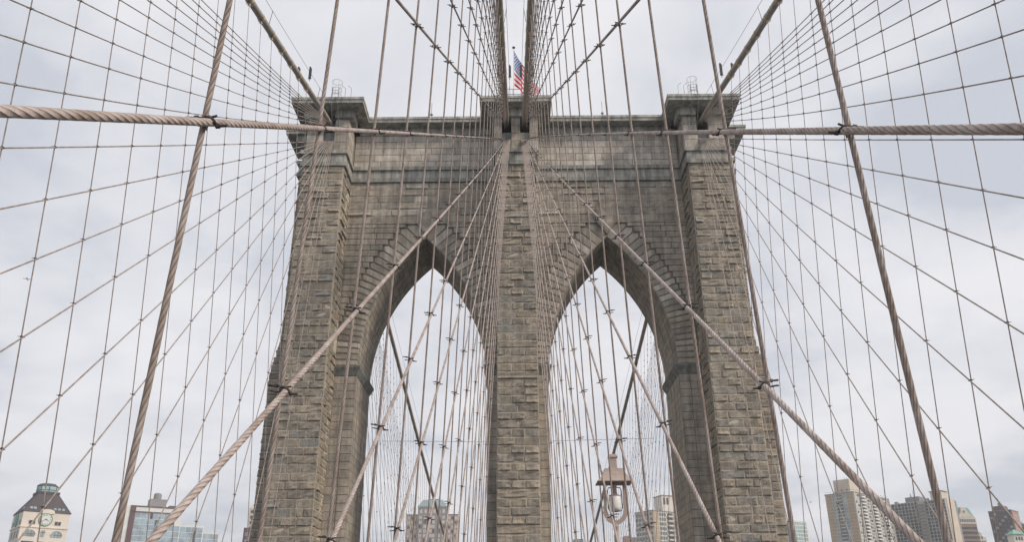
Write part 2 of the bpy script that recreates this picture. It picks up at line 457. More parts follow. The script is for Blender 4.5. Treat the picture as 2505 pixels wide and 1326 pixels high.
# ------------------------------------------------------------------ main cables with their bands
def band_mesh():
    b = MB()
    rot = [(0,)]
    # split collar round the cable (axis y), bolted ear below, splayed wire ends
    pts = [(0,-.11,0),(0,.11,0)]
    b.tube(pts, .235, 16)
    b.box(-.05,.05,-.09,.09,-.36,-.2)
    for k in range(9):
        a = rad(200+k*17); 
        b.tube([(math.cos(a)*.22,.1,math.sin(a)*.22),(math.cos(a)*.31,.2+.05*(k%3),math.sin(a)*.31)], [.02,.008], 4)
    b.box(-.07,-.03,-.14,-.08,.2,.3); b.box(.03,.07,-.14,-.08,.2,.3)
    return b
BAND = band_mesh().mesh('cable_band', M['ferrule'])
for pk in ('i','o'):
    inner = pk == 'i'
    for sg in (-1, 1):
        pts = []
        Y = -25.0
        while Y < 68.0:
            z = cable_z(min(Y, D_T)); x = plane_x(inner, min(Y, D_T), z)
            if Y > 56: x += ((.77 if inner else 15.75) - plane_x(inner, D_T, 40.0))*min((Y-56)/3.4, 1)
            if Y > D_T: z = 40.0 + .35*math.sin(min((Y-D_T)/5.5, 1)*math.pi)
            pts.append((sg*x, Y, z)); Y += 1.2
        if not inner:
            y = 68.5
            while y < 235:
                t = (y-66)
                z = 40.0 - .36*t + .00062*t*t
                pts.append((sg*(15.75 - 3.6*min(t/85., 1)**.8), y, z)); y += 3
        o = obj('main_cable', MB().tube(pts, .215, 16, uv=True), M['cable'], smooth=True)
        tag(o, 'thick wrapped main suspension cable, %s %s one, running up into the tower top' % (sname[sg], pname[pk]), 'main cable', 'main suspension cables')
        for Y in susp[pk, sg]:
            if Y < 16: continue
            c = link('cable_band', BAND, o)
            z = cable_z(Y); c.location = (sg*plane_x(inner, Y, z), Y, z); c.rotation_euler = (rad(-15.5+180) if 0 else rad(16), 0, 0)
        # hand ropes above the cable
        for side in (-1, 1):
            hp = [(p[0]+side*.36, p[1], p[2]+.95) for p in pts if 20 < p[1] < 57]
            hb = MB().tube(hp, .014, 5)
            h = obj('hand_rope', hb, M['steel'])
            tag(h, 'thin hand rope above the %s %s main cable, %s strand' % (sname[sg], pname[pk], 'walkway-side' if side*sg < 0 else 'roadway-side'), 'hand rope', 'hand ropes over the main cables')
            for q in (0.18, .55, .9):
                p = hp[int(q*(len(hp)-1))]
                obj('post', MB().tube([(p[0]-side*.12, p[1], p[2]-.95),(p[0],p[1],p[2]+.06)], .022, 5), M['steel'], h)
        # flood light shields straddling the cable
        for side in (-1, 1):
            Yb = 49.5; zc = cable_z(Yb); xc = sg*plane_x(inner, Yb, zc)+side*.42
            f = thing('cable_floodlight', 'narrow dark floodlight box on the %s side of the %s %s main cable' % ('left' if side < 0 else 'right', sname[sg], pname[pk]), 'floodlight', (xc, Yb, zc+.15), 0, 'floodlight boxes on the main cables')
            obj('housing', MB().prism([(-.085,.2),(.085,.2),(.085,1.05),(0,1.2),(-.085,1.2)], -.07,.07), M['clamp'], f)
            obj('bracket', MB().box(-.12,.12,-.03,.03,.14,.18).box(-.02,.02,-.02,.02,-.05,.14), M['steel'], f)

# ------------------------------------------------------------------ side span behind the arches
for sg in (-1, 1):
    def sc(y):
        t = y-66
        return sg*(15.75 - 3.6*min(t/85., 1)**.8), 40.0-.36*t+.00062*t*t
    ys = [73.5+SP*i for i in range(36)]
    for i, y in enumerate(ys):
        x, z = sc(y)
        o = obj('suspender_rope', MB().tube([(x,y,z-.2),(sg*12.3,y,-4)], .017, 5, uv=True), M['suspender'])
        tag(o, 'thin far suspender rope seen through the %s arch, %s beyond the tower' % (sname[sg], ordinal(i+1)), 'suspender rope', 'suspender ropes of the far span')
    for k in range(16):
        ye = 76+5.2*k
        o = obj('stay_cable', MB().tube([(sg*15.75,69,38.6),(sg*12.35,ye,-4)], .017, 5, uv=True), M['suspender'])
        tag(o, 'thin far stay seen through the %s arch, %s from the tower' % (sname[sg], ordinal(k+1)), 'stay cable', 'stay cables of the far span')
        b = MB()
        for y in ys:
            t = (y-69)/(ye-69)
            if t < .1 or t > .97: continue
            z = 38.6-42.6*t
            x, zc = sc(y)
            if z > zc-.3: continue
            q = (z+4)/(zc+4); xx = sg*12.3 + (x-sg*12.3)*q
            b.box(xx-.042,xx+.042,y-.04,y+.04,z-.045,z+.045)
        if b.v: obj('clamps', b, M['clamp'], o, kind='stuff')
    for side in (-1,1):
        hp = []
        for i in range(40):
            y = 70+2.2*i; x, z = sc(y); hp.append((x+side*.4, y, z+1.0))
        h = obj('hand_rope', MB().tube(hp, .014, 4), M['steel'])
        tag(h, 'thin hand rope over the far-span cable seen through the %s arch, %s strand' % (sname[sg], 'inner' if side*sg < 0 else 'outer'), 'hand rope', 'hand ropes of the far span')
o = obj('crossing_wire', MB().tube([(-12.5,76,16.5),(0,76,16.35),(12.5,76,16.6)], .018, 5), M['steel'])
tag(o, 'thin level wire strung across behind both arches', 'wire')

# ------------------------------------------------------------------ the tower
TW = thing('bridge_tower', 'massive weathered granite bridge tower with twin pointed arches under a flag', 'bridge tower', (0,62,0))
TWI = Matrix.Translation((0,-62,0))
def tpart(name, mb, m, smooth=False, kind=None, parent=None):
    return obj(name, mb, m, parent or TW, smooth, kind, loc=(0,-62,0) if parent is None else None)

YF, YW, YB = 59.3, 62.1, 68.2
XI, XO, XS = 14.25, 17.65, 18.35
AC, AR, AZ = 17.4, 14.9, 19.3       # arc centre (distance from tower axis), radius, springing height
AX = 7.51                            # arch axis
def arc_x(z):                        # centre-side intrados: distance of the curve from the tower axis
    return AC - math.sqrt(max(AR*AR-(z-AZ)**2, 0))
APEX = AZ + math.sqrt(AR*AR-(AC-AX)**2)

# pier cores
for sg in (-1,1):
    b = MB()
    xs = sorted((sg*XI, sg*XO)); b.box(xs[0], xs[1], YF+.004, YW+2, -46, 35.75)
    xs = sorted((sg*(XI-.02), sg*XS)); b.box(xs[0], xs[1], 61.0, 67.5, 20.8, 37.2)
    poly = [(sg*(XI-.02),-46),(sg*18.95,-46),(sg*18.9,18.4),(sg*XS,20.8),(sg*(XI-.02),20.8)]
    b.prism(poly if sg > 0 else poly[::-1], 61.0, 67.5)
    xs = sorted((sg*(XI+.01), sg*(XO-.01))); b.box(xs[0], xs[1], 67.0, 71.0, -46, 37)
    tpart('outer_pier', b, M['mortar'])
b = MB(); b.box(-1.52,1.52, YF+.004, YW+.5, -46, 35.75); b.box(-1.5,1.5,68.0,71,-46,37)
tpart('center_pier', b, M['mortar'])

# arch wall: jambs, spandrels and soffits as one carved mass
b = MB()
ZT = 40.6
for sg in (-1,1):
    # jambs down to the water
    for (x0,x1) in ((12.5, XI-.03),(0.0,2.32)):
        xs = sorted((sg*x0, sg*x1)); b.box(xs[0], xs[1], YW, YB, -46, AZ)
    # spandrels: columns between arc samples and the top
    zs = [AZ + (APEX-AZ)*i/22 for i in range(23)]
    inn = [(arc_x(z), z) for z in zs]                  # centre-side curve
    outc = [(2*AX-x, z) for x, z in inn]               # pier-side curve
    curve = inn + outc[::-1][1:]
    xs_l = [0.0] + [c[0] for c in curve] + [XI-.03]
    lim = [(0.0, AZ), (curve[0][0], AZ)] + curve[1:-1] + [(curve[-1][0], AZ), (XI-.03, AZ)]
    for (xa, za), (xb, zb) in zip(lim[:-1], lim[1:]):
        if abs(xa-xb) < 1e-6: continue
        base = len(b.v)
        q = [(sg*xa, za), (sg*xb, zb), (sg*xb, ZT), (sg*xa, ZT)]
        if sg < 0: q = q[::-1]
        b.v += [(x, YW, z) for x, z in q] + [(x, YB, z) for x, z in q]
        b.face((base, base+1, base+2, base+3)); b.face((base+7, base+6, base+5, base+4))
        i0, i1 = (0, 1) if sg > 0 else (3, 2)
        b.face((base+i0, base+4+i0, base+4+i1, base+i1))
tpart('arch_wall', b, M['joint'])

# --- stones
def stone_grid(mb, rng, rough, o, ux, uz, nn_, w, h, tone, nx=5, nzn=3, base=.1):
    """one ashlar block: draughted edge, rock face bulging from it; o corner, ux/uz/nn_ unit vectors"""
    b0 = len(mb.v)
    bul = rng.uniform(.025,.10)*rough; ov = rng.uniform(.0,.7); brk = rng.random() < .16
    ph = rng.uniform(0,6.3)
    for j in range(nzn+1):
        for i in range(nx+1):
            s = i/nx; t = j/nzn
            e = (i in (0,nx)) or (j in (0,nzn))
            dd = .012
            if not e:
                # keep inner ring close to the draughted margin
                s = (.045/w)*1.6 + (1-2*(.045/w)*1.6)*((i-1)/(nx-2)) if nx > 2 else .5
                t = .13 + .74*((j-1)/(nzn-2)) if nzn > 2 else .5
                lowf = 1 + ov*(0.75-t)
                dd += bul*(.55+.45*math.sin(3.1*s*w+ph)) * lowf + rng.uniform(-.035,.05)*rough
                if brk and t < .4: dd += .11*rough
                t += rng.uniform(-.05,.05)*rough; s += rng.uniform(-.03,.03)*rough
            p = o + ux*(s*w) + uz*(t*h) + nn_*dd
            mb.v.append(tuple(p))
    st = nx+1
    flip = ux.cross(uz).dot(nn_) < 0
    def add(q): mb.face(tuple(q[::-1]) if flip else tuple(q), tone)
    for j in range(nzn):
        for i in range(nx):
            a = b0+j*st+i; add((a, a+1, a+1+st, a+st))
    ring = [b0+i for i in range(nx+1)] + [b0+j*st+nx for j in range(1,nzn+1)] + [b0+nzn*st+i for i in range(nx-1,-1,-1)] + [b0+j*st for j in range(nzn-1,0,-1)]
    bb = len(mb.v)
    for k in ring:
        mb.v.append(tuple(Vector(mb.v[k]) - nn_*(base+.006)))
    n = len(ring)
    for i in range(n): add((ring[(i+1)%n], ring[i], bb+i, bb+(i+1)%n))
def flat_stone(mb, o, ux, uz, nn_, w, h, tone, dp=.03, bev=.02):
    b0 = len(mb.v)
    flip = ux.cross(uz).dot(nn_) < 0
    for q, dd in (((0,0),-.03),((w,0),-.03),((w,h),-.03),((0,h),-.03)): mb.v.append(tuple(o+ux*q[0]+uz*q[1]+nn_*dd))
    for q in ((bev,bev),(w-bev,bev),(w-bev,h-bev),(bev,h-bev)): mb.v.append(tuple(o+ux*q[0]+uz*q[1]+nn_*dp))
    for q in ((4,5,6,7),(0,1,5,4),(1,2,6,5),(2,3,7,6),(3,0,4,7)):
        q = tuple(b0+i for i in q); mb.face(q[::-1] if flip else q, tone)

UX, UZ, NF = Vector((1,0,0)), Vector((0,0,1)), Vector((0,-1,0))
# shared block meshes (width x height in metres are close to real; scaled a little to fit)
VAR = {}
rv = random.Random(3)
def variant(wc, rough):
    key = (round(wc*2)/2, rough)
    lst = VAR.setdefault(key, [])
    if len(lst) < 9:
        mb = MB(); w = max(key[0], .5)
        stone_grid(mb, rv, rough, Vector((0,0,0)), UX, UZ, NF, w, .57, None, nx=6 if w > 1.3 else 5, nzn=4)
        lst.append((mb.mesh('stone', M['stone'], smooth=False), w))
        return lst[-1]
    return rv.choice(lst)
flank = MB()
n_st = 0
GAP = .06
CH = .61
zc0 = 3.6
zlist = []
z = 35.7 - CH
while z > 3.0:
    zlist.append(z); z -= CH
SMOOTH_Z = lambda z: 20.1 < z < 21.9
cand = []
for ci, z in enumerate(zlist):
    for x0, x1, side in ((-XO, -XI, -1), (XI, XO, 1), (-1.52, 1.52, 0)):
        w = x1-x0
        if side == 0:
            cuts = [0, .335+R.uniform(-.03,.03), .665+R.uniform(-.03,.03), 1] if ci % 2 == 0 else ([0, 1] if R.random() < .3 else [0, .5+R.uniform(-.2,.2), 1])
        else:
            if ci % 2 == 0: cuts = [0, .3+R.uniform(-.05,.06), .66+R.uniform(-.06,.06), 1]
            else: cuts = [0, .5+R.uniform(-.1,.12), 1]
            if R.random() < .12: cuts = [0, .22, .55, .78, 1]
        for a, c in zip(cuts[:-1], cuts[1:]):
            cand.append((z, x0+w*a, x0+w*c, 0.15 if SMOOTH_Z(z) and ci % 2 else (.16 if R.random() < .06 else 1.0)))
joined = MB()
cand.sort(key=lambda c: -c[0])
vis = [c for c in cand if c[0] > 5.0]
vis.sort(key=lambda c: c[0])                # lowest visible ones show largest
for (z, xa, xb, rough) in vis:
    w = xb-xa-GAP; h = CH-GAP
    if n_st < 300:
        me, mw = variant(w, rough)
        o = link('stone', me, TW)
        if R.random() < .5: o.scale = (w/mw, 1, h/.57); o.location = (xa+GAP/2, YF-62, z)
        else: o.scale = (w/mw, 1, h/.57); o.location = (xa+GAP/2, YF-62, z)
        n_st += 1
    else:
        stone_grid(joined, R, rough, Vector((xa+GAP/2, YF, z)), UX, UZ, NF, w, h, R.random(), nx=5, nzn=4)
for (z, xa, xb, rough) in [c for c in cand if c[0] <= 5.0]:
    flat_stone(joined, Vector((xa+GAP/2, YF, z)), UX, UZ, NF, xb-xa-GAP, CH-GAP, R.random())
tpart('upper_stones', joined, M['stone_j'], kind='stuff')
# flanks of the buttresses and the outer corners
for z in zlist:
    k = zlist.index(z)
    for sg in (-1, 1):
        for xw, nrm in ((sg*XI, Vector((-sg,0,0))), (sg*1.52, Vector((sg,0,0)))):
            cuts = [0, .55, 1] if k % 2 else [0, .3, 1]
            L0 = YW-YF
            for a, c in zip(cuts[:-1], cuts[1:]):
                rg = 1.0 if abs(xw) > 5 else .35
                stone_grid(flank, R, rg*(.8 if not (SMOOTH_Z(z)) else .3), Vector((xw, YF+L0*a+GAP/2, z)), Vector((0,1,0)), UZ, nrm, L0*(c-a)-GAP, CH-GAP, R.random(), nx=4, nzn=4)
        # front strip of the side mass and its outer face
        xe = XS if z > 20.8 else (XS + (20.8-z)/2.4*.55 if z > 18.4 else 18.92)
        xs = sorted((sg*(XO+.1), sg*xe))
        stone_grid(flank, R, .8, Vector((xs[0], 61.0, z)), UX, UZ, NF, xs[1]-xs[0]-.02, CH-GAP, R.random(), nx=3, nzn=4)
        for a, c in ((0,.35),(.35,.7),(.7,1.)):
            stone_grid(flank, R, 1.0, Vector((sg*(xe-.02), 61.0+6.5*a+GAP/2, z)), Vector((0,1,0)), UZ, Vector((sg,0,0)), 6.5*(c-a)-GAP, CH-GAP, R.random()*.6, nx=4, nzn=4)
        for nm in (1,):
            stone_grid(flank, R, .9, Vector((sg*XO, YF+GAP, z)), Vector((0,1,0)), UZ, Vector((sg,0,0)), 1.6, CH-GAP, R.random()*.6, nx=3, nzn=4)
tpart('flank_stones', flank, M['stone_j'], kind='stuff')

# --- voussoirs and wall stones
RO = AR + 1.78
CS = .52
lev = [AZ + .1 + CS*i for i in range(24)]
def ext_x(z): return AC - math.sqrt(max(RO*RO-(z-AZ)**2, 0))
wall = MB()
def arch_joint(z):
    xo = ext_x(z); a = math.atan2(z-AZ, AC-xo)
    return (AC-AR*math.cos(a), AZ+AR*math.sin(a)), (xo, z)
lev = [l for l in lev if arch_joint(l)[0][0] < AX-.25]
v_n = 0
for sg in (-1,1):
    for half in (0,1):              # 0 centre side, 1 pier side
        tr = (lambda x: sg*x) if half == 0 else (lambda x: sg*(2*AX-x))
        for i in range(len(lev)):
            (ix, iz), (ox, oz) = arch_joint(lev[i])
            if i+1 < len(lev):
                (ix2, iz2), (ox2, oz2) = arch_joint(lev[i+1])
            else:
                ix2, iz2 = AX-.05, APEX-.05; ox2, oz2 = AX-.75, 31.65
            g = .05
            poly = [(ix,iz+g),(ox+.03,oz+g),(ox+.03,oz2-.11),(ox2-.03,oz2-.11),(ix2,iz2-g)]
            if i+1 == len(lev): poly = [(ix,iz+g),(ox+g,oz+g),(ox+g,oz2),(ox2,oz2),(AX-.06,APEX+.3),(AX-.03,APEX)]
            if half == 0:           # trim against the centre buttress
                poly = [(max(px, .9), pz) for px, pz in poly]
            P = [(tr(px), pz) for px, pz in poly]
            ar = sum(P[k][0]*P[(k+1)%len(P)][1]-P[(k+1)%len(P)][0]*P[k][1] for k in range(len(P)))
            if ar < 0: P = P[::-1]
            # bevelled block: outer outline at the wall, face inset and proud
            mb = MB(); cx = sum(p[0] for p in P)/len(P); cz = sum(p[1] for p in P)/len(P); n = len(P)
            pr_ = .035+R.uniform(-.008,.008)
            mb.v += [(x, YW+.06, zq) for x, zq in P] + [(x, YW+.0, zq) for x, zq in P] + [(x+(cx-x)*.06, YW-pr_, zq+(cz-zq)*.16) for x, zq in P]
            mb.face(tuple(range(2*n, 3*n)))
            for k in range(n):
                k2 = (k+1) % n
                mb.face((k, k2, n+k2, n+k)); mb.face((n+k, n+k2, 2*n+k2, 2*n+k))
            tpart('voussoir', mb, M['smooth'])
    # keystones: panel above, nested chevrons pointing down to the apex
    for q, (hw, yy) in enumerate(((.82,.27),(.62,.33),(.42,.38))):
        if q == 0:
            P = [(AX-hw,31.72),(AX,30.62),(AX+hw,31.72),(AX+hw,33.05),(AX-hw,33.05)]
        else:
            P = [(AX-hw,31.72-.04*q),(AX,31.72-hw*1.42),(AX+hw,31.72-.04*q),(AX+hw,32.95-.12*q),(AX-hw,32.95-.12*q)]
        P = [(sg*x, zq) for x, zq in P]
        if sg < 0: P = P[::-1]
        mb = MB().prism(P, YW-yy, YW-(0 if q == 0 else yy-.05))
        if q == 0: key = tpart('keystone', mb, M['smooth'])
        else: 
            k_ = obj('chevron_panel', mb, M['smooth'], key)
# wall blocks beside the voussoirs (smooth courses) and above
def block_run(mb, xa, xb, z, h, tone_f, rough, rng, lo=1.3, hi=2.7, y=YW, proud=.13):
    x = xa
    while x < xb-.02:
        w = rng.uniform(lo, hi)
        if xb-(x+w) < .45: w = xb-x
        o = Vector((x+.008, y, z+.008))
        if rough: stone_grid(mb, rng, rough, o, UX, UZ, NF, w-.016, h-.016, tone_f(), nx=5, nzn=4)
        else: flat_stone(mb, o, UX, UZ, NF, w-.016, h-.016, tone_f(), dp=proud+rng.uniform(-.008,.008))
        x += w
rw = random.Random(11)
for i, l in enumerate(lev+[lev[-1]+CS]):
    xo = ext_x(l) if i < len(lev) else AX-.78
    h = CS if i < len(lev)-1 else (31.7-l if i == len(lev)-1 else 0)
    if h <= 0.05: continue
    for sg in (-1,1):
        # pier side: from stair to buttress flank
        a, c = 2*AX-xo+.10, XI-.02
        if c-a > .15:
            xs = sorted((sg*a, sg*c)); block_run(wall, xs[0], xs[1], l, h, lambda: rw.uniform(0,.84), 0, rw)
        a, c = 1.55, xo-.10
        if c-a > .15:
            xs = sorted((sg*a, sg*c)); block_run(wall, xs[0], xs[1], l, h, lambda: rw.uniform(0,.84), 0, rw)
z = 31.86
hs = (35.7-31.86)/6
for r_ in range(6):
    for sg in (-1,1):
        for a, c in ((1.55, AX-.8 if r_ < 2 else AX), (AX+.8 if r_ < 2 else AX, XI-.02)):
            xs = sorted((sg*a, sg*c)); block_run(wall, xs[0], xs[1], z, hs, rw.random, .3 if r_ == 0 else (.75 if r_ in (1,5) else .5), rw, 1.2, 2.8)
    z += hs
z = 37.2
hs = (40.5-37.2)/5
for r_ in range(5):
    for sg in (-1,1):
        xs = sorted((sg*1.9, sg*(XI-.2))); block_run(wall, xs[0], xs[1], z, hs, lambda: rw.uniform(.84,1), 0, rw, 1.6, 2.6, y=YW, proud=.02)
    z += hs
# jamb faces under the springing (front returns and reveals)
zj = AZ-.75
jc = .6
while zj > 3:
    for sg in (-1,1):
        for a, c in ((12.5, 13.3),(13.3, XI-.02)):
            o = Vector((min(sg*a, sg*c)+.012, YW, zj-jc+.012)); flat_stone(wall, o, UX, UZ, NF, c-a-.024, jc-.014, rw.uniform(0,.82), dp=.035 if a < 13 else .012)
        o = Vector((min(sg*1.55, sg*2.32)+.012, YW, zj-jc+.012)); flat_stone(wall, o, UX, UZ, NF, .77-.024, jc-.014, rw.uniform(0,.82), dp=.02)
        for xw, nrm in ((sg*12.5, Vector((-sg,0,0))), (sg*2.32, Vector((sg,0,0)))):
            off = .35 if int(round(zj/jc)) % 2 else 0
            cuts = [0, .22+off*.3, .5+off*.3, .8, 1]
            for a, c in zip(cuts[:-1], cuts[1:]):
                o = Vector((xw, YW+6.1*a+.012, zj-jc+.012)); flat_stone(wall, o, Vector((0,1,0)), UZ, nrm, 6.1*(c-a)-.024, jc-.014, rw.uniform(0,.82), dp=.012, bev=.012)
    zj -= jc
# soffit stones of the arches
for sg in (-1,1):
    for half in (0,1):
        tr = (lambda x: sg*x) if half == 0 else (lambda x: sg*(2*AX-x))
        js = [arch_joint(l)[0] for l in lev] + [(AX, APEX)]
        for i in range(len(js)-1):
            (xa, za), (xb, zb) = js[i], js[i+1]
            A = Vector((tr(xa), 0, za)); Bv = Vector((tr(xb), 0, zb))
            uz = (Bv-A).normalized(); nrm = Vector((0,1,0)).cross(uz)
            cen = Vector((tr(AC) if half == 0 else tr(AC), 0, AZ))
            if nrm.dot(cen-A) < 0: nrm = -nrm
            off = .12 if i % 2 else 0
            cuts = [0, .2+off, .45+off, .7+off, 1]
            for a, c in zip(cuts[:-1], cuts[1:]):
                o = Vector((A.x, YW+6.1*a+.01, A.z))+uz*.01; flat_stone(wall, o, Vector((0,1,0)), uz, nrm, 6.1*(c-a)-.02, (Bv-A).length-.02, rw.random()*.8, dp=.012, bev=.012)
tpart('wall_stones', wall, M['smooth_j'], kind='stuff')

# --- capitals at the springing: drip slab with chamfered soffit, wrapped round each jamb
def capital(sg, x_in, x_wall, sgn):   # x_in jamb face, sgn +1 towards larger distance is the opening
    pj = .30
    e = x_in + sgn*pj
    b = MB()
    lo, hi = sorted((x_wall, e))
    Y0_, Y1_ = YW-.3, YB+.3
    # top slab
    def bx(xa, xb, *r): xs = sorted((sg*xa, sg*xb)); b.box(xs[0], xs[1], *r)
    bx(x_wall, e, Y0_, Y1_, AZ-.1, AZ+.03, )
    # chamfer: hexahedron narrowing downwards
    base = len(b.v)
    ja = x_in + sgn*.012
    t4 = [(x_wall,Y0_),(e,Y0_),(e,Y1_),(x_wall,Y1_)]; d4 = [(x_wall,YW-.035),(ja,YW-.035),(ja,YB+.02),(x_wall,YB+.02)]
    b.v += [(sg*x,y,AZ-.1) for x,y in t4] + [(sg*x,y,AZ-.72) for x,y in d4]
    for k in range(4):
        q = (base+k, base+4+k, base+4+(k+1)%4, base+(k+1)%4); b.face(q)
    b.face((base+4,base+5,base+6,base+7))
    tpart('capital', b, M['cornice'])
for sg in (-1,1):
    capital(sg, 12.5, XI-.03, -1)
    capital(sg, 2.32, 1.56, 1)

# --- string courses, friezes, cornices
def cbox(b, sg, xa, xb, y0, y1, z0, z1, t): 
    xs = sorted((sg*xa, sg*xb)); b.box(xs[0], xs[1], y0, y1, z0, z1, t)
# ledge over the smooth courses
b = MB()
for sg in (-1,1):
    for a, c in ((1.54, AX-.8),(AX+.8, XI-.03)): cbox(b, sg, a, c, YW-.16, YW+.1, 31.70, 31.84, .3)
tpart('ledge', b, M['smooth_j'])
# main string course: three tiers round wall and buttresses
b = MB()
TIERS = ((36.86,37.2,.26,.5),(36.08,36.86,.10,.75),(35.72,36.08,.2,.4))
for z0, z1, p, t in TIERS:
    for sg in (-1,1):
        cbox(b, sg, 1.6, XI-.1, YW-p, YW+.5, z0+.004, z1-.004, t)
        cbox(b, sg, XI-p, XO+p, YF-p, YW+.3, z0, z1, t)
        cbox(b, sg, XO, XS+p, 61.0-p, 67.6, z0+.002, z1-.002, t)
    b.box(-1.52-p, 1.52+p, YF-p, YW+.3, z0, z1, t)
tpart('string_course', b, M['cornice'])
# shafts above the string course, with the cable slots
for sg in (-1,1):
    b = MB()
    for a, c in ((14.12,15.3),(16.25,17.62)): cbox(b, sg, a, c, 59.4, 62.4, 38.25, 40.45, .5)
    cbox(b, sg, 14.12, 17.62, 59.4, 62.4, 37.2, 38.25, .5)
    cbox(b, sg, 14.1, 17.6, 61.6, 64.5, 37.2, 41.2, .1)
    tpart('shaft', b, M['cornice'])
    b = MB()
    z = 37.2
    for h in (.95,.72,.74,.75):
        for a, c in ((14.12,15.3),(16.25,17.62)):
            flat_stone(b, Vector((min(sg*a,sg*c)+.01, 59.4, z+.01)), UX, UZ, NF, c-a-.02, h-.02, rw.random(), dp=.02)
        flat_stone(b, Vector((sg*14.12, 59.4+.01, z+.01)), Vector((0,1,0)), UZ, Vector((-sg,0,0)), 2.6, h-.02, rw.random(), dp=.02)
        z += h
    tpart('shaft_stones', b, M['smooth_j'], kind='stuff')
    obj_ = tpart('saddle_plate', MB().box(*sorted((sg*15.32, sg*16.23)), 59.75, 60.5, 38.25, 39.3), M['steel'])
b = MB()
for a, c in ((-1.87,-1.16),(-.38,.38),(1.16,1.87)): b.box(a, c, 59.4, 62.4, 38.25, 40.45, .4)
b.box(-1.87,1.87,59.4,62.4,37.2,38.25,.4); b.box(-1.85,1.85,61.6,64.5,37.2,41.2,.1)
b.box(-1.16,-.38,59.7,60.4,38.25,39.15,.6); b.box(.38,1.16,59.7,60.4,38.25,39.15,.6)
tpart('shaft', b, M['cornice'])
b = MB(); z = 37.2
for h in (.95,.72,.74,.75):
    for a, c in ((-1.87,-1.16),(-.38,.38),(1.16,1.87)): flat_stone(b, Vector((a+.01,59.4,z+.01)), UX, UZ, NF, c-a-.02, h-.02, rw.random(), dp=.02)
    z += h
tpart('shaft_stones', b, M['smooth_j'], kind='stuff')
# frieze blocks under the slabs
b = MB()
for sg in (-1,1):
    for a, c in ((13.72,15.3),(16.25,17.98)): cbox(b, sg, a, c, 59.12, 62.3, 40.45, 41.15, .8)
    cbox(b, sg, 13.72, 17.98, 60.9, 62.3, 40.45, 41.15, .8)
    cbox(b, sg, 2.2, 13.7, 61.95, 63, 40.45, 41.15, .7)
    cbox(b, sg, 17.9, 19.5, 62.9, 66.8, 40.4, 41.2, .6); cbox(b, sg, 17.7, 18.6, 62.7, 67.0, 37.2, 40.4, .4)
for a, c in ((-2.27,-1.16),(-.62,.62),(1.16,2.27)): b.box(a, c, 59.12, 62.3, 40.45, 41.15, .7)
tpart('frieze', b, M['cornice'])
# slabs
def slab(nm, x0, x1, y0, y1):
    b = MB(); b.box(x0, x1, y0, y1, 41.16, 41.48, .55); b.box(x0-.05, x1+.05, y0-.06, y1, 41.48, 41.72, .95)
    nb = max(2, int((x1-x0)/1.9))
    return tpart(nm, b, M['cornice'])
slab('cornice_slab', -18.82, -12.8, 58.02, 62.0); slab('cornice_slab', 12.8, 18.82, 58.02, 62.0); slab('cornice_slab', -2.98, 2.98, 58.02, 62.0)
b = MB()
for sg in (-1,1):
    cbox(b, sg, 2.9, 18.8, 61.02, 62.4, 41.165, 41.475, .5); cbox(b, sg, 2.9, 18.8, 60.96, 62.4, 41.475, 41.71, .95)
    cbox(b, sg, 18.2, 20.45, 62.65, 67.0, 41.165, 41.475, .5); cbox(b, sg, 18.2, 20.5, 62.6, 67.05, 41.475, 41.71, .95)
b.box(-18.2,18.2,62.3,68.6,40.6,41.7,.5)
tpart('parapet_cornice', b, M['cornice'])

# --- things on top of the tower
pole = thing('flag_pole', 'slim white flagpole with dark finial on the middle of the tower top', 'flagpole', (-.12,64,41.7))
obj('mast', MB().tube([(0,0,0),(0,0,9.75)], [.055,.035], 8), mat('white_mast_paint', (.7,.7,.68), .4), pole)
obj('finial', MB().lathe([(.02,0),(.14,.06),(.16,.12),(.1,.2),(.02,.22)], (0,0,9.75), 10), M['clamp'], pole)
FW = mat('flag_white', (.8,.79,.79), .8, var=.05); FR = mat('flag_red', (.66,.03,.06), .8, var=.1); FB = mat('flag_blue', (.03,.11,.42), .8, var=.1)
flag = MB(); nu, nv = 39, 26
def flag_pt(u, v):       # u along the fly 0..1, v down the hoist 0..1; the cloth hangs and trails to the right
    top = [(0,9.55),(.45,8.55),(1.0,7.4),(1.6,6.15),(2.45,5.2)]
    bot = [(0,5.5),(.42,5.0),(.8,4.55),(1.4,4.3),(2.4,4.35)]
    def ev(t, a):
        x = a*4; i = min(int(x), 3); f = x-i; return (t[i][0]*(1-f)+t[i+1][0]*f, t[i][1]*(1-f)+t[i+1][1]*f)
    a, c = ev(top, u), ev(bot, u)
    v2 = v
    return Vector((a[0]*(1-v2)+c[0]*v2, -.03 + .22*math.sin(u*9+v*2.2)*u**.5, a[1]*(1-v2)+c[1]*v2))
mats_i = []
for j in range(nv+1):
    for i in range(nu+1): flag.v.append(tuple(flag_pt(i/nu, j/nv)))
for j in range(nv):
    for i in range(nu):
        a = j*(nu+1)+i; flag.face((a, a+1, a+nu+2, a+nu+1))
        stripe = j//2
        mats_i.append(2 if (i < nu*.4 and stripe < 7) else (1 if stripe % 2 == 0 else 0))
fm = flag.mesh('american_flag', [FW, FR, FB], smooth=True); fm.polygons.foreach_set('material_index', mats_i)
fo = link('national_flag', fm, loc=(-.12,64,41.7)); tag(fo, 'red white and blue striped flag with white stars trailing from the tower flagpole', 'flag')
stars = MB()
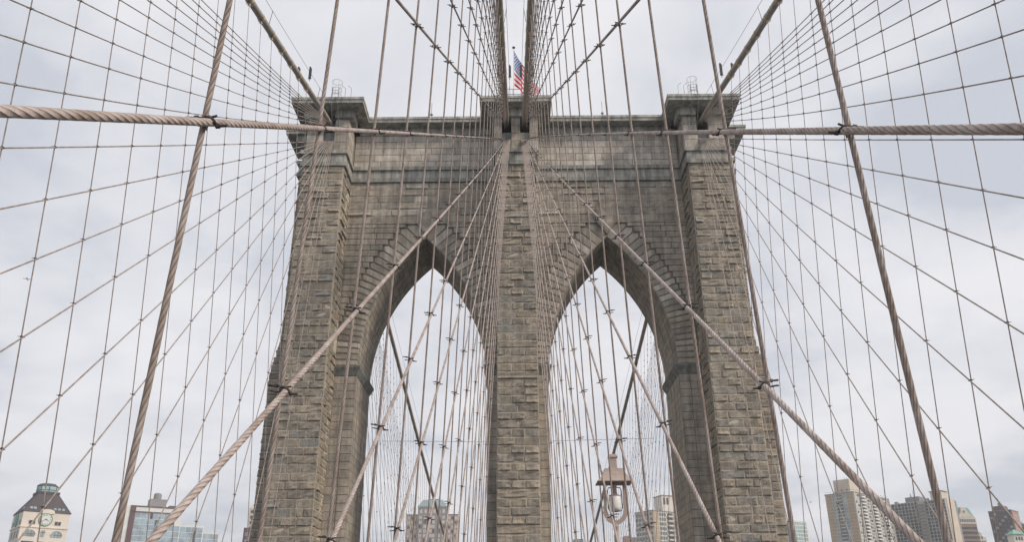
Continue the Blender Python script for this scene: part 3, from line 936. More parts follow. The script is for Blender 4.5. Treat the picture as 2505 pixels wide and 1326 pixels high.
for r_ in range(9):
    for c_ in range(6 if r_ % 2 == 0 else 5):
        u = .4*((c_*2+1+(r_ % 2))/12.); v = (7/13.)*((r_+1)/10.)
        p = flag_pt(u, v); du = (flag_pt(u+.01,v)-p).normalized(); dv = (flag_pt(u,v+.01)-p).normalized()
        nrm = du.cross(dv).normalized()
        if nrm.y > 0: nrm = -nrm
        b0 = len(stars.v)
        for k in range(10):
            rr_ = .125 if k % 2 == 0 else .055; a = math.pi*2*k/10+math.pi/2
            stars.v.append(tuple(p+nrm*.012+du*(rr_*math.cos(a))-dv*(rr_*math.sin(a))))
        stars.face(tuple(range(b0,b0+10)))
obj('star', stars, FW, fo)['kind'] = 'stuff'
# railing
rl = thing('roof_railing', 'low steel railing at the centre of the tower top below the flag', 'railing', (0,58.5,41.72))
for z_ in (.5,1.02): obj('rail', MB().tube([(-.95,0,z_),(.55,0,z_)], .025, 6), M['steel'], rl)
for x_ in (-.95,-.2,.55): obj('post', MB().tube([(x_,0,0),(x_,0,1.05)], .025, 6), M['steel'], rl)
# ladders with hoops
def ladder(name, label, x, big=True):
    t = thing(name, label, 'ladder', (x,57.85,0), 0, 'access ladders at the tower top')
    w = .27 if big else .2
    for s_ in (-1,1): obj('rail', MB().tube([(s_*w,1.2,39.2),(s_*w,.0,41.0),(s_*w,0,42.6 if big else 42.9)], .03, 6), M['steel'], t)
    for i in range(9):
        z_ = 39.5+.35*i; yy = 1.2*(41-z_)/1.8 if z_ < 41 else 0
        obj('rung', MB().tube([(-w,yy,z_),(w,yy,z_)], .018, 5), M['steel'], t)
    if big:
        for z_ in (42.0,42.6,43.4):
            obj('hoop', MB().tube([(math.cos(a)*.42, .35+math.sin(a)*.42, z_) for a in [math.pi*2*k/14 for k in range(15)]], .014, 5), M['steel'], t)
        for k in range(6):
            a = math.pi*2*k/6; obj('cage_bar', MB().tube([(math.cos(a)*.42,.35+math.sin(a)*.42,41.75),(math.cos(a)*.42,.35+math.sin(a)*.42,43.4)], .011, 4), M['steel'], t)
        for s_ in (-1,):
            for xx in (-1.25,-.75): obj('guard_bar', MB().tube([(xx if x > 0 else -xx,.3,41.7),(xx if x > 0 else -xx,.3,42.7),((xx+.3) if x > 0 else -xx-.3,.3,43.0)], .02, 5), M['steel'], t)
    return t
ladder('access_ladder', 'caged access ladder rising to the left end of the tower top', -15.15)
ladder('access_ladder', 'caged access ladder rising to the right end of the tower top', 15.0)
ladder('access_ladder', 'small bare ladder left of the rail in the middle of the tower top', -1.12, False)
ladder('access_ladder', 'small bare ladder right of the rail in the middle of the tower top', .74, False)
for x_, s_ in ((-7.5,'left'),(7.75,'right')):
    t = thing('lightning_rod', 'thin lightning rod on the %s parapet of the tower' % s_, 'lightning rod', (x_,62.2,41.7), 0, 'lightning rods on the parapet')
    obj('rod', MB().tube([(0,0,0),(0,0,2.3)], .025, 5), M['steel'], t); obj('ball', MB().lathe([(.02,0),(.13,.1),(.13,.2),(.02,.3)], (0,0,.9), 8), M['steel'], t)

# ------------------------------------------------------------------ promenade lantern
LP = thing('street_lamp', 'tan painted promenade lantern with tall chimney roof and scalloped ring frame', 'street lamp', (2.13,19.3,-1.7))
def lz(z): return z+1.7
def sqfr(prof, n=4):
    b = MB(); m_ = []
    for hw, z_ in prof:
        for sx, sy in ((-1,-1),(1,-1),(1,1),(-1,1)): b.v.append((sx*hw, sy*hw*.8, lz(z_)))
    for i in range(len(prof)-1):
        for k in range(4): b.face((i*4+k, i*4+(k+1)%4, (i+1)*4+(k+1)%4, (i+1)*4+k))
    b.face((3,2,1,0)); q = (len(prof)-1)*4; b.face((q,q+1,q+2,q+3)); return b
obj('roof', sqfr([(.4,3.19),(.4,3.205),(.34,3.265),(.285,3.33),(.235,3.43),(.215,3.5),(.2,3.505)]), M['lamp'], LP)
obj('chimney', sqfr([(.1,3.49),(.085,3.53),(.08,3.76),(.105,3.765),(.105,3.79),(.085,3.835),(.06,3.845)]), M['lamp'], LP)
def scallop(sx):
    b = MB(); P = []
    prof = [(.25,3.2),(.25,2.95),(.275,2.93),(.25,2.88),(.255,2.7),(.28,2.66),(.26,2.6),(.285,2.55),(.25,2.47),(.22,2.42),(.20,2.37),(.14,2.33),(.07,2.29),(0,2.275)]
    inn = [(.19,3.2),(.19,2.95),(.185,2.9),(.185,2.8),(.19,2.7),(.195,2.66),(.19,2.6),(.185,2.56),(.16,2.5),(.135,2.455),(.1,2.415),(.065,2.39),(.03,2.375),(0,2.37)]
    for (xo,zo),(xi,zi) in zip(prof, inn):
        for y_ in (-.03,.03): b.v.append((sx*xo,y_,lz(zo))); b.v.append((sx*xi,y_,lz(zi)))
    for i in range(len(prof)-1):
        a = i*4; c = a+4
        for q in ((0,1),(1,3),(3,2),(2,0)): b.face((a+q[0], a+q[1], c+q[1], c+q[0]))
    return b
for s_ in (-1,1): obj('frame_arm', scallop(s_), M['lamp'], LP)
obj('globe', MB().lathe([(.02,2.57),(.1,2.585),(.125,2.65),(.135,2.75),(.13,2.87),(.12,2.9)], (0,0,1.7), 18), M['globe'], LP, smooth=True)
obj('socket', MB().lathe([(.13,2.9),(.13,2.92),(.06,2.95),(.05,3.1),(.06,3.12),(.05,3.2)], (0,0,1.7), 14), M['lamp'], LP, smooth=True)
for s_ in (-1,1): obj('guard_wire', MB().tube([(s_*.02,0,lz(3.1)),(s_*.13,0,lz(3.09)),(s_*.155,0,lz(3.03)),(s_*.16,0,lz(2.65)),(s_*.13,0,lz(2.58)),(0,0,lz(2.56))], .011, 5), M['clamp'], LP)
obj('post', MB().lathe([(.12,0),(.12,.4),(.07,.5),(.06,lz(2.05)),(.045,lz(2.1)),(.05,lz(2.2)),(.075,lz(2.24)),(.04,lz(2.28)),(.03,lz(2.3))], (0,0,0), 12), M['lamp'], LP, smooth=True)

# ------------------------------------------------------------------ buildings beyond the river
GZ = -43.5
def bm(name, col, var=.08, scale=.3, rough=.8): return mat(name, col, rough, var=var, scale=scale)
C = {k: bm('paint_'+k, v) for k, v in dict(cream=(.68,.62,.545), tan=(.43,.33,.23), palec=(.6,.55,.48), slate=(.085,.075,.08), brick=(.13,.098,.1), pink=(.38,.23,.2),
    greyb=(.25,.24,.245), dgrid=(.43,.425,.395), dark=(.085,.095,.105), brown=(.27,.195,.165), copper=(.22,.43,.36), maroon=(.13,.075,.08), white=(.68,.68,.66), beige=(.56,.49,.4), warmgrey=(.42,.335,.275), green=(.25,.4,.26)).items()}
def glassm(name, col): return mat(name, col, .12, spec=.8, var=.35, scale=.25)
G = {'blue': glassm('blue_window_glass', (.30,.40,.47)), 'dark': mat('dark_window_glass', (.045,.055,.07), .3, spec=.4, var=.4, scale=.25), 'teal': glassm('teal_window_glass', (.10,.155,.17)), 'pale': glassm('pale_window_glass', (.3,.36,.38)), 'lteal': glassm('light_teal_glass', (.3,.46,.47))}
class Bld:
    """corner nearest the camera at (x,y); right face runs along angle a, left face along a+90"""
    def __init__(s, name, label, x, y, a, cat='building'):
        s.o = thing(name, label, cat, (x, y, 0), rad(a), None); s.cache = {}
    def box(s, nm, x0, x1, y0, y1, z0, z1, m, parent=None): return obj(nm, MB().box(x0,x1,y0,y1,z0,z1), m, parent or s.o)
    def win(s, nm, face, u, z, w, h, m, dp=.12, parent=None, fu=0.0):
        key = (nm, face, w, h, m.name)
        me = s.cache.get(key)
        if me is None:
            b = MB()
            if face == 'r': b.box(0,w,-dp,.25,0,h)
            else: b.box(-dp,.25,0,w,0,h)
            me = s.cache[key] = b.mesh(nm, m)
        o = link(nm, me, parent or s.o); o.location = (u,fu,z) if face == 'r' else (fu,u,z); return o

# clock tower
t = Bld('clock_tower_building', 'cream clock tower with green ringed dial and slate mansard roof', -150.5, 260, 40)
w, dpt = 13.1, 14.5
t.box('wall', 0, w, 0, dpt, GZ, 35.9, C['cream'])
t.box('ledge', -.25, w+.25, -.25, dpt+.25, 31.2, 31.55, C['cream'])
def roofm(x0,x1,y0,y1,z0,i,z1):
    b = MB(); b.v += [(x0,y0,z0),(x1,y0,z0),(x1,y1,z0),(x0,y1,z0),(x0+i,y0+i,z1),(x1-i,y0+i,z1),(x1-i,y1-i,z1),(x0+i,y1-i,z1)]
    for q in ((0,3,2,1),(4,5,6,7),(0,1,5,4),(1,2,6,5),(2,3,7,6),(3,0,4,7)): b.face(q)
    return b
rf = obj('roof', roofm(-.3,w+.3,-.3,dpt+.3,35.92,4.0,42.0), C['slate'], t.o)
for u in (1.6,2.6,8.2,9.4,10.6):
    o = obj('skylight', MB().box(0,.75,-.05,.05,0,.75), G['pale'], rf); o.location = (u, .25, 36.75); o.rotation_euler = (rad(-33),0,0)
o = obj('skylight', MB().box(0,.9,-.05,.05,0,.8), G['pale'], rf); o.location = (4.3, 2.0, 39.2); o.rotation_euler = (rad(-33),0,0)
for u in (3,4.5):
    o = obj('skylight', MB().box(-.05,.05,0,.9,0,.8), G['pale'], rf); o.location = (.35, u, 36.9); o.rotation_euler = (0,rad(33),0)
t.box('roof_curb', 3.4, w-3.4, 3.4, dpt-3.4, 41.9, 42.6, C['slate'])
ln = obj('lantern', MB().lathe([(3.0,0),(3.0,2.0)], (w/2,dpt/2,42.6), 8), G['lteal'], t.o)
obj('lantern_roof', MB().lathe([(3.1,0),(3.15,.25),(2.3,.9),(.3,1.1)], (w/2,dpt/2,44.5), 8), C['dark'], ln)
for k in range(8):
    a = 2*math.pi*k/8; obj('mullion', MB().box(-.09,.09,-.09,.09,42.6,44.6), C['dark'], ln).location = (w/2+math.cos(a)*3.02, dpt/2+math.sin(a)*3.02, 0)
obj('rail', MB().tube([(w/2+math.cos(a)*3.1, dpt/2+math.sin(a)*3.1, 43.3) for a in [2*math.pi*k/8 for k in range(9)]], .07, 4), C['dark'], ln)
gb = MB(); P = [(w/2-2.0,35.5)] + [(w/2+2.0*math.cos(a), 36.0+.85*math.sin(a)) for a in [math.pi-math.pi*k/10 for k in range(11)]] + [(w/2+2.0,35.5)]
gb.prism(P[::-1], -.32, .5); obj('gable', gb, C['cream'], t.o)
def dial(face, u, z, r_):
    e = bpy.data.objects.new('clock_face', MB().tube([(0,-.3,0),(0,.05,0)], r_, 28).mesh('clock_face', C['copper'])); COL.objects.link(e); e.parent = t.o
    if face == 'r': e.location = (u,0,z)
    else: e.location = (0,u,z); e.rotation_euler = (0,0,rad(-90))
    obj('ring', MB().tube([(math.cos(a)*r_*.93,-.3,math.sin(a)*r_*.93) for a in [2*math.pi*k/28 for k in range(29)]], .14, 6), C['green'], e)
    if face == 'r':
        obj('dial', MB().tube([(0,-.36,0),(0,-.2,0)], r_*.82, 28), C['white'], e)
        for i, s_ in enumerate('XII I II III IV V VI VII VIII IX X XI'.split()):
            cu = bpy.data.curves.new('numeral', 'FONT'); cu.body = s_; cu.size = .42; cu.align_x = 'CENTER'; cu.align_y = 'CENTER'; cu.extrude = .01; cu.offset = .012
            cu.materials.append(C['dark']); tmp = bpy.data.objects.new('numeral_text', cu)
            nm_ = bpy.data.meshes.new_from_object(tmp); nm_.name = 'numeral'; bpy.data.objects.remove(tmp)
            q = link('numeral', nm_, e)
            a = math.pi/2-2*math.pi*i/12; q.location = (math.cos(a)*r_*.66,-.375,math.sin(a)*r_*.66)
            q.rotation_euler = (rad(90), -(a-math.pi/2), 0)
        def hand(a, l, wd):
            b = MB(); d_ = Vector((math.cos(a),0,math.sin(a))); n_ = Vector((-d_.z,0,d_.x))
            p = [d_*-.2*l+n_*wd*.6, d_*-.2*l-n_*wd*.6, d_*l*.7-n_*wd, d_*l, d_*l*.7+n_*wd]
            b.v += [(q_.x,-.42,q_.z) for q_ in p] + [(q_.x,-.40,q_.z) for q_ in p]; b.face((0,1,2,3,4)); b.face((9,8,7,6,5))
            for i in range(5): b.face((i,5+i,5+(i+1)%5,(i+1)%5))
            obj('hand', b, C['dark'], e)
        hand(rad(90-110), 1.0*r_*.5, .09); hand(rad(90-240), r_*.74, .075)
        obj('hub', MB().tube([(0,-.43,0),(0,-.36,0)], .22, 10), C['dark'], e)
    else:
        obj('dial', MB().tube([(0,-.36,0),(0,-.2,0)], r_*.82, 28), C['copper'], e)
dial('r', w/2-.1, 33.75, 1.95); dial('l', dpt/2, 33.75, 1.95)
for u in (1.9, w-4.0):
    f_ = t.win('window', 'r', u, 32.15, 1.9, 1.25, C['palec'], .1); g_ = obj('pane', MB().box(.12,1.78,-.16,-.05,.12,1.13), G['dark'], f_); obj('mullion', MB().box(.9,1.0,-.2,-.15,.12,1.13), C['palec'], f_)
for u in (1.6, dpt-3.2): t.win('window', 'l', u, 32.15, 1.5, 1.25, G['dark'], .12)
def archwin(u, wd, z, h, m=G['pale']):
    P = [(u,z)] + [(u+wd/2-wd/2*math.cos(a), z+h+wd/2*math.sin(a)*(1 if wd < 2 else .82)) for a in [math.pi*k/12 for k in range(13)]] + [(u+wd,z)]
    f_ = obj('window', MB().prism(P[::-1], -.1, .2), m, t.o)
    for q in ((.36,.64) if wd > 2 else (.5,)): obj('mullion', MB().box(u+wd*q-.05,u+wd*q+.05,-.16,-.09,z,z+h+wd*.38), C['dark'], f_)
    obj('transom', MB().box(u+.05,u+wd-.05,-.16,-.09,z+h*.9+.2,z+h*.9+.3), C['dark'], f_)
    P2 = [(u+wd/2-(wd/2+.22)*math.cos(a), z+h+(wd/2+.22)*math.sin(a)*(1 if wd < 2 else .82)) for a in [math.pi*k/12 for k in range(13)]]
    obj('arch_trim', MB().tube([(x,-.08,z_) for x, z_ in P2], .13, 5), C['cream'], f_)
archwin(1.2, 3.1, 28.6, .55); archwin(w/2-.75, 1.15, 28.6, 1.2); archwin(w-4.4, 3.1, 28.6, .55)
for k in range(3): t.win('window', 'l', 2.0+4.0*k, 28.2, 1.7, 2.2, G['dark'], .12)
for u, wd in ((1.0,3.4),(w/2-.8,1.3),(w-4.6,3.4)): t.win('window', 'r', u, 25.0, wd, 2.2, G['dark'], .1)

# glass apartment block with water tower
t = Bld('glass_apartment_building', 'pale blue glass apartment building with maroon frame and rooftop water tank housing', -192.7, 420, 30)
t.box('wall', 0, 26, 0, 12, GZ, 60.4, C['white']); t.box('wall', 26, 38, 1.0, 12, GZ, 52.6, C['white']); t.box('wall', 38, 46, 2, 12, GZ, 50.0, C['white'])
for i in range(7):
    z_ = 38.2+2.75*i
    for k in range(8):
        if k*3.1+4.6 < 26: t.win('window', 'r', 4.6+k*2.7, z_, 2.5, 2.4, G['blue'])
        elif z_ < 51: t.win('window', 'r', 4.6+k*2.7, z_, 2.5, 2.4, G['blue'])
    for k in range(7):
        if z_+2.4 < (52.6 if k < 4 else 50): t.win('window', 'r', 26.6+k*2.75, z_, 2.55, 2.4, G['blue'], fu=1.0 if k < 4 else 2.0)
    for k in range(3): t.win('window', 'l', .8+k*3.8, z_, 3.0, 2.2, G['dark'])
    t.box('balcony', -1.2, 0, 1.0, 10.5, z_-.25, z_-.1, C['white'])
t.box('brick_pier', 1.9, 4.4, -.35, 0, GZ, 60.0, C['maroon'])
for z_ in (57.3,60.0): t.box('maroon_beam', 1.9, 26, -.35, .2, z_, z_+.5, C['maroon'])
for u in (11.5,20.5): t.box('maroon_post', u, u+1.2, -.33, .2, 54.6, 57.3, C['maroon'])
t.box('dark_strip', 14.2, 15.4, -.3, .1, GZ, 54, C['dark']); t.box('dark_strip', 33.2, 34.4, .7, 1.1, GZ, 50, C['dark'])
t.box('rooftop_house', 10.5, 18.5, 3, 10, 60.4, 64.6, C['greyb'])
obj('water_tank', MB().lathe([(1.9,0),(1.9,2.6),(1.2,3.3),(.1,3.5)], (14.2,6,64.6), 14), C['greyb'], t.o)
t.box('roof_screen', 20, 26, 2, 8, 60.4, 61.6, C['dark'])

# grey sliver and maroon blocks behind the left pier
t = Bld('grey_tower_block', 'pale grey slab building edge just left of the tower pier', -132, 420, 0); t.box('wall', 0, 20, 0, 14, GZ, 58.4, C['palec'])
obj('roof', roofm(0,20,0,14,58.42,1.6,61.2), C['palec'], t.o)
for i in range(8): t.win('window', 'r', 1.0, 38+2.6*i, 1.2, 1.3, G['dark'])
t = Bld('maroon_block', 'small dark maroon building corner left of the tower pier', -127.2, 400, 0); t.box('wall', 0, 14, 0, 10, GZ, 46.9, C['maroon'])
for i in range(3): t.win('window', 'r', .9, 37+3.1*i, 1.3, 1.6, G['pale'])

# brick building with glazed green mansard, seen through the left arch
t = Bld('mansard_apartment_building', 'brown brick apartment tower with glassy blue-green mansard roof seen through left arch', -70, 600, 0)
t.box('wall', -8.3, 27.7, 2, 20, GZ, 78.6, C['warmgrey']); t.box('wall', 0, 20, 0, 22, GZ, 83.8, C['greyb'])
obj('roof', roofm(-.4,20.4,-.4,22.4,83.82,3.6,89.0), mat('blue_green_roof', (.25,.34,.36), .4, var=.1, scale=.4), t.o)
t.box('roof_cap', 7, 14, 6, 14, 89, 89.9, C['dark'])
t.box('cornice', -8.5, 0, 1.8, 20, 78.4, 78.9, C['dark']); t.box('cornice', 20, 27.9, 1.8, 20, 78.4, 78.9, C['dark'])
for i in range(6):
    z_ = 60.2+3.05*i
    for u in (-7.2,-4.9,-2.6): t.win('window', 'r', u, z_, 1.5, 1.8, C['palec'] if (int(u*3)+i) % 3 else G['dark'], fu=2)
    for u in (21.2,23.5,25.8): t.win('window', 'r', u, z_, 1.5, 1.8, C['palec'] if (int(u*3)+i) % 3 else G['dark'], fu=2)
    for u in (1.0,4.2,8.3,10.2,14.0,17.2): t.win('window', 'r', u, z_, 1.8, 2.2, C['palec'] if (int(u)+i) % 4 else G['dark'])
for u in (1.4,4.6,8.0,10.6,14,17.2):
    P = [(u,79.4),(u,81.2)]+[(u+.9-.9*math.cos(a),81.2+.9*math.sin(a)) for a in [math.pi*k/8 for k in range(1,8)]]+[(u+1.8,81.2),(u+1.8,79.4)]
    obj('window', MB().prism(P[::-1], -.1,.2), C['palec'], t.o)

# pale apartment block seen through the right arch
t = Bld('balcony_apartment_block', 'pale teal gridded apartment block with orange brick strip seen beside right pier', 78.4, 500, 35)
t.box('wall', 0, 26, 0, 15, GZ, 66.8, C['palec']); t.box('roof_edge', -.3, 26.3, -.3, 15.3, 66.82, 67.3, C['greyb'])
t.box('brick_strip', .2, 4.6, -.2, .1, GZ, 66.5, C['tan'])
for i in range(7):
    z_ = 48.4+2.65*i
    for k in range(6): t.win('window', 'l', .7+k*2.4, z_, 1.8, 1.7, G['teal'])
    for k in range(3): t.win('window', 'r', 5.2+k*1.9, z_, 1.4, 1.7, G['teal'])
    for u in (11.5,17.5):
        t.win('window', 'r', u, z_-.3, 4.6, 2.2, G['dark']); t.box('balcony', u, u+4.6, -1.3, -.15, z_-.4, z_+.5, C['lt'] if 'lt' in C else C['palec'])
    t.box('floor_line', .2, 4.6, -.26, -.2, z_-.4, z_-.25, C['cream'])
t = Bld('tan_stair_tower', 'tall tan stair tower rising behind the pale apartment block by right pier', 88, 522, 20); t.box('wall', 0, 12, 0, 10, GZ, 78.6, C['cream'])
t.box('roof_edge', -.3, 12.3, -.3, 10.3, 78.6, 79.1, C['brown']); t.win('window', 'r', 1.0, 73.5, 1.3, 4, G['dark']); t.win('window', 'r', 3.2, 73.5, 1.3, 4, G['dark'])
# low roofs at the frame's bottom edge
t = Bld('low_brick_block', 'low orange brick roof showing just above frame edge right of the lamp', 61, 500, 0); t.box('wall', 0, 3.2, 0, 8, GZ, 52.8, C['pink']); t.box('wall', 3.2, 7.2, 0, 8, GZ, 52.0, C['greyb'])
t.win('window', 'r', .6, 50.2, .8, 1.2, G['pale']); t.win('window', 'r', 1.9, 50.2, .8, 1.2, G['pale'])
t = Bld('low_blue_block', 'low blue glass rooftop at the frame bottom beneath the right arch', 32.1, 500, 0); t.box('wall', 0, 5.5, 0, 8, GZ, 51.2, C['dark'])
for k in range(3): t.win('window', 'r', .3+k*1.75, 49.6, 1.4, 1.2, G['blue'])

# teal glass tower right of the bridge tower
t = Bld('teal_glass_tower', 'teal and white striped glass office block right beside the bridge tower', 166, 520, 28)
t.box('wall', 0, 10.5, 0, 6, GZ, 63.2, C['white']); t.box('wall', 10.5, 12.5, 1, 6, GZ, 58.5, C['white']); t.box('wall', 12.5, 14.2, 2, 6, GZ, 54.8, C['white'])
t.box('dark_glass_side', -.2, 0, .2, 5.8, GZ, 62.6, G['teal'])
for i in range(7):
    z_ = 47.6+2.2*i
    for k in range(5):
        if z_+1.6 < 63: t.win('window', 'r', .5+k*2.0, z_, 1.5, 1.6, G['lteal'])
t = Bld('striped_office_block', 'white office block with dark ribbon windows behind the teal glass tower', 163, 560, 20)
t.box('wall', 0, 22, 0, 14, GZ, 68.0, C['white']); t.box('rooftop_house', 4, 16, 3, 10, 68, 71, C['palec'])
for i in range(6): t.win('ribbon_window', 'r', .5, 51+2.9*i, 21, 1.3, G['teal']); t.win('ribbon_window', 'l', .5, 51+2.9*i, 13, 1.3, G['dark'])

# big tan balcony tower
t = Bld('balcony_tower', 'big tan brick apartment tower with stacked white balconies and blank penthouse', 157.3, 400, 43)
w, dpt, zt = 36.6, 14.1, 61.4
t.box('wall', 0, w, 0, dpt, GZ, zt, C['palec']); t.box('roof_edge', -.3, w+.3, -.3, dpt+.3, zt, zt+.35, C['greyb'])
for u0, u1 in ((.1,3.3),(dpt-3.4,dpt-.1)): t.box('brick_panel', -.22, .1, u0, u1, GZ, zt-.4, C['tan'])
nfl = 15
fh = 1.55
for i in range(nfl):
    z_ = zt-1.6-fh*i
    for u0, u1 in ((.1,3.3),(dpt-3.4,dpt-.1)): t.box('floor_line', -.27, -.2, u0, u1, z_-.1, z_, C['cream'])
    t.win('window', 'l', 5.6, z_, 3.2, 1.2, G['teal']); t.box('balcony', -.8, -.13, 5.6, 8.8, z_-.22, z_+.08, C['white'])
    t.win('window', 'l', 3.7, z_, 1.5, 1.2, G['pale']); t.win('window', 'l', 9.2, z_, 1.2, 1.2, G['pale'])
    for u in (1.2,3.4,12.2,14.2,22.8,25.0,32.5,34.5): t.win('window', 'r', u, z_, 1.5, 1.05, G['pale'] if (i*7+int(u)) % 3 else G['dark'])
    for u in (6.0,17.0,27.4):
        t.win('window', 'r', u, z_, 4.2, 1.15, G['dark']); t.box('balcony', u, u+4.2, -1.1, -.13, z_-.25, z_+.35, C['white'])
for u in (.1,5.4,10.9,16.4,21.8,26.8,32.0,36.2): t.box('pilaster', u, u+.4, -.5, .05, GZ, zt, C['cream'])
for u in (3.4,5.2,9.0,10.5): t.box('pilaster', -.35, .05, u-.12, u+.12, GZ, zt, C['palec'])
t.box('penthouse', 5, 19, 3.5, 11.5, zt+.35, 68.6, C['beige'])
for u in (4.6,7.2):
    obj('vent', MB().tube([(4.9,u+.5,63.6),(5.05,u+.5,63.6)], .35, 8), C['dark'], t.o)

for q in ((21,4,1.4),(26,8,1.0),(31,5,1.8),(2,9,.9)):
    t.box('roof_unit', q[0], q[0]+2.0, q[1], q[1]+1.6, zt+.36, zt+.36+q[2], C['greyb'])
obj('roof_rail', MB().tube([(.1,.1,zt+1.2),(w-.1,.1,zt+1.2)], .05, 4), C['dark'], t.o); obj('roof_rail', MB().tube([(.1,.1,zt+1.2),(.1,dpt-.1,zt+1.2)], .05, 4), C['dark'], t.o)
for k in range(6): obj('antenna', MB().tube([(6+k*2.2,5+(k%3)*2,68.6),(6+k*2.2,5+(k%3)*2,69.6+.5*(k%2))], .06, 4), C['dark'], t.o)
# dark grid apartment slab
t = Bld('dark_grid_apartment_slab', 'dark windowed apartment slab with pale concrete grid and blank cream end wall', 209.6, 420, 42)
w, dpt, zt = 12.8, 29, 61.2
t.box('wall', 0, w, 0, dpt, GZ, zt, C['dgrid']); t.box('end_panel', 1.2, w-2.6, -.3, 0, GZ, zt+.3, C['beige']); t.box('end_edge', w-2.6, w, -.15, 0, GZ, zt-.1, C['greyb'])
for i in range(13):
    z_ = zt-1.75-1.62*i
    for k in range(17):
        if 6 <= k <= 7: continue
        t.win('window', 'l', .35+k*1.68, z_, 1.36, 1.3, G['dark'] if (i*5+k*3) % 7 else G['teal'], -.0 + .06)
    t.box('balcony', -.9, 0, 10.5, 13.7, z_-.25, z_+.1, C['greyb'])
for k in range(18): t.box('grid_rib', -.28, 0, .02+k*1.68, .3+k*1.68, GZ, zt-.3, C['dgrid'])
t.box('rooftop_house', 1.5, 9, 13, 20, zt, 63.8, C['greyb']); t.box('rooftop_house', 1.0, 7.5, 1.5, 7, zt, 65.0, C['beige']); t.box('roof_edge', .6, 7.9, 1.1, 7.4, 65.0, 65.35, C['brown'])
t.box('wall', 3, w, dpt, dpt+6, GZ, 59.5, C['dgrid'])
for u in (2.2,4.6): t.win('window', 'l', u, 62.2, 1.2, 1.7, G['dark'], .1, fu=1.0)

for q in ((2,9,1.2),(5,10.5,.8),(9,24,1.0),(4,25.5,1.5)):
    t.box('roof_unit', q[0], q[0]+1.8, q[1], q[1]+1.4, zt+.02, zt+q[2], C['greyb'])
obj('antenna', MB().tube([(5,17,63.8),(5,17,67.5)], .07, 5), C['dark'], t.o)
# green spire behind it
t = Bld('copper_spire', 'thin pale green copper spire peeking above the dark apartment slab', 230, 500, 0, 'spire')
b = MB(); b.v += [(-1.6,-1.6,66),(1.6,-1.6,66),(1.6,1.6,66),(-1.6,1.6,66),(0,0,76.3)]
for q in ((3,2,1,0),(0,1,4),(1,2,4),(2,3,4),(3,0,4)): b.face(q)
obj('roof', b, C['copper'], t.o); t.box('wall', -1.4, 1.4, -1.4, 1.4, GZ, 66, C['brown'])

# brown office tower with gabled copper roof
t = Bld('gabled_office_tower', 'brown office tower with cream gable medallion and pale green copper roof', 245.1, 480, 8)
t.box('wall', 0, 9.9, 0, 12, GZ, 56.0, C['brown']); t.box('attic', -.2, 10.1, -.2, 12, 56.0, 59.6, C['palec'])
P = [(-.2,59.6),(1.6,62),(2.6,65),(4.8,65),(6.2,62.0),(8.2,60.4),(9.0,59.6)]
obj('gable', MB().prism(P, -.3, .8), C['palec'], t.o)
obj('medallion', MB().tube([(3.6,-.4,62.6),(3.6,-.2,62.6)], .75, 14), C['brown'], t.o)
b = MB(); b.v += [(-.6,.8,59.6),(10.2,.8,59.6),(10.2,12,59.6),(-.6,12,59.6),(1.2,1.2,65.3),(7.6,1.2,65.0),(7.6,10,65.0),(1.2,10,65.3)]
for q in ((0,3,2,1),(4,5,6,7),(0,1,5,4),(1,2,6,5),(2,3,7,6),(3,0,4,7)): b.face(q)
obj('roof', b, C['copper'], t.o)
for k in range(9): t.win('window', 'r', .5+k*1.03, 57.0, .5, 1.6, G['dark'], .3)
for i in range(4):
    for k in range(9): t.win('window', 'r', .6+k*1.02, 53.2-2.5*i, .62, 1.25, G['dark'])
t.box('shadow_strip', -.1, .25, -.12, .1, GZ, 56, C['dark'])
# small stepped roof beside it
t = Bld('stepped_stone_building', 'small pale stone building with green dormer roof at right of brown tower', 262.5, 500, 12)
t.box('wall', 0, 4.5, 0, 8, GZ, 53.2, C['palec']); t.box('wall', 4.5, 7, 0, 8, GZ, 51.2, C['palec']); obj('roof', roofm(-.3,4.2,-.2,8,53.22,1.0,54.6), C['copper'], t.o)
for k in range(3): t.win('window', 'r', .8+k*1.6, 50.2, .7, 1.4, G['dark'])
for k in range(4): t.win('window', 'r', .8+k*1.5, 47.6, .7, 1.4, G['dark'])
# brick apartment at the far right
t = Bld('brick_apartment_tower', 'red brick apartment tower at far right with shaded windowed side and water tank', 257.5, 450, 45)
t.box('wall', 0, 13, 0, 10.8, GZ, 59.4, C['brick']); t.box('brick_panel', 1.4, 12.5, -.2, .1, GZ, 59.0, C['pink']); t.box('roof_edge', -.2, 13.2, -.2, 11, 59.4, 59.7, C['greyb'])
for i in range(9):
    z_ = 57.4-1.72*i
    for k in range(6): t.win('window', 'l', .6+k*1.7, z_, 1.15, .95, G['pale'] if (i*3+k*5) % 4 == 0 else G['dark'], .1)
    t.box('floor_line', 1.4, 12.5, -.27, -.2, z_-.45, z_-.3, C['palec']); t.win('window', 'r', 9.8, z_, 1.3, .95, G['pale'], .25)
t.box('rooftop_house', 2, 9, 3.5, 9, 59.7, 62.2, C['brick'])
tk = obj('water_tank', MB().lathe([(.95,0),(.95,1.5),(.7,1.9),(.05,2.4)], (5.5,6,62.2), 12), C['greyb'], t.o)
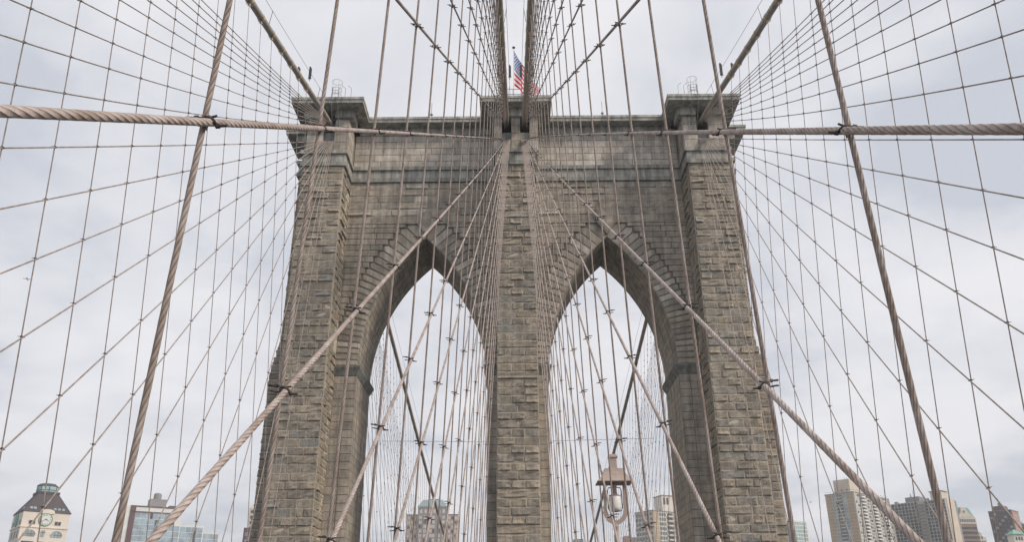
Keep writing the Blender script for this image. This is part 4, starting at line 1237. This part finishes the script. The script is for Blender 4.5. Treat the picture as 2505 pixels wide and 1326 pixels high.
# cupola and dark spire
t = Bld('cupola_roof', 'small cream cupola with green pyramid roof at the bottom right corner', 216.2, 380, 6)
t.box('wall', 0, 4.4, 0, 4.4, GZ, 39.9, C['cream']); b = MB(); b.v += [(-.7,-.7,39.9),(5.1,-.7,39.9),(5.1,5.1,39.9),(-.7,5.1,39.9),(2.2,2.2,42.2)]
for q in ((3,2,1,0),(0,1,4),(1,2,4),(2,3,4),(3,0,4)): b.face(q)
obj('roof', b, C['copper'], t.o)
for u in (.7,2.0,3.2): t.win('window', 'r', u, 37.4, .7, 1.3, G['dark'])
t.box('wall', 4.4, 12, .5, 6, GZ, 38.9, C['cream'])
t = Bld('dark_spire_building', 'narrow brick building with blue grey pointed spire at right frame edge', 274.5, 478, 10)
t.box('wall', -3, 6, 0, 9, GZ, 55.8, C['brick']); b = MB(); b.v += [(-2.4,0,55.8),(5,0,55.8),(5,7,55.8),(-2.4,7,55.8),(.3,2.8,60.5),(2.1,2.8,60.5),(2.1,4.4,60.5),(.3,4.4,60.5)]
for q in ((0,3,2,1),(4,5,6,7),(0,1,5,4),(1,2,6,5),(2,3,7,6),(3,0,4,7)): b.face(q)
obj('roof', b, mat('blue_grey_roof', (.12,.17,.2), .5), t.o); t.box('roof_cap', .5, 1.9, 3, 4.2, 60.5, 62.6, G['teal'])
for i in range(5):
    for k in range(4): t.win('window', 'r', -2.3+k*2.1, 53-2.2*i, 1.1, 1.2, G['dark'])

# ------------------------------------------------------------------ aeroplane and bird
AIR = mat('aircraft_grey', (.42,.45,.5), .6)
pl = thing('airplane', 'tiny grey airliner among the clouds at left', 'airplane', (-1930,3000,1304), rad(20))
obj('fuselage', MB().tube([(-16,0,0),(-13,0,0),(12,0,.4),(17,0,1)], [.6,1.9,1.9,.4], 8), AIR, pl)
obj('wing', MB().prism([(-3,-.3),(3,-.3),(3,.3),(-3,.3)], -15, 15), AIR, pl); obj('tail_fin', MB().box(13,16,-.3,.3,0,5), AIR, pl)
bd = MB(); bd.tube([(-.2,0,0),(0,0,.02),(.22,0,.02)], [.01,.07,.02], 6)
for s_ in (-1,1):
    k = len(bd.v); bd.v += [(-.08,0,.02),(.1,0,.03),(.02,s_*.45,.16),(-.1,s_*.5,.14)]; bd.face((k,k+1,k+2,k+3))
o = obj('bird', bd, AIR, loc=(51.27,150,21.3)); tag(o, 'small gliding gull low in the sky right of the bridge tower', 'bird')

# ------------------------------------------------------------------ thin city haze
hm = bpy.data.materials.new('city_haze'); hm.use_nodes = True; t_ = hm.node_tree
for n in list(t_.nodes): t_.nodes.remove(n)
o_ = t_.nodes.new('ShaderNodeOutputMaterial'); pv = t_.nodes.new('ShaderNodeVolumePrincipled')
pv.inputs['Density'].default_value = .0004; pv.inputs['Color'].default_value = (.9,.92,.96,1); pv.inputs['Anisotropy'].default_value = .2
t_.links.new(pv.outputs[0], o_.inputs['Volume'])
hz = obj('haze', MB().box(-2500, 2500, -1500, 3100, -49, 96), hm, kind='stuff')
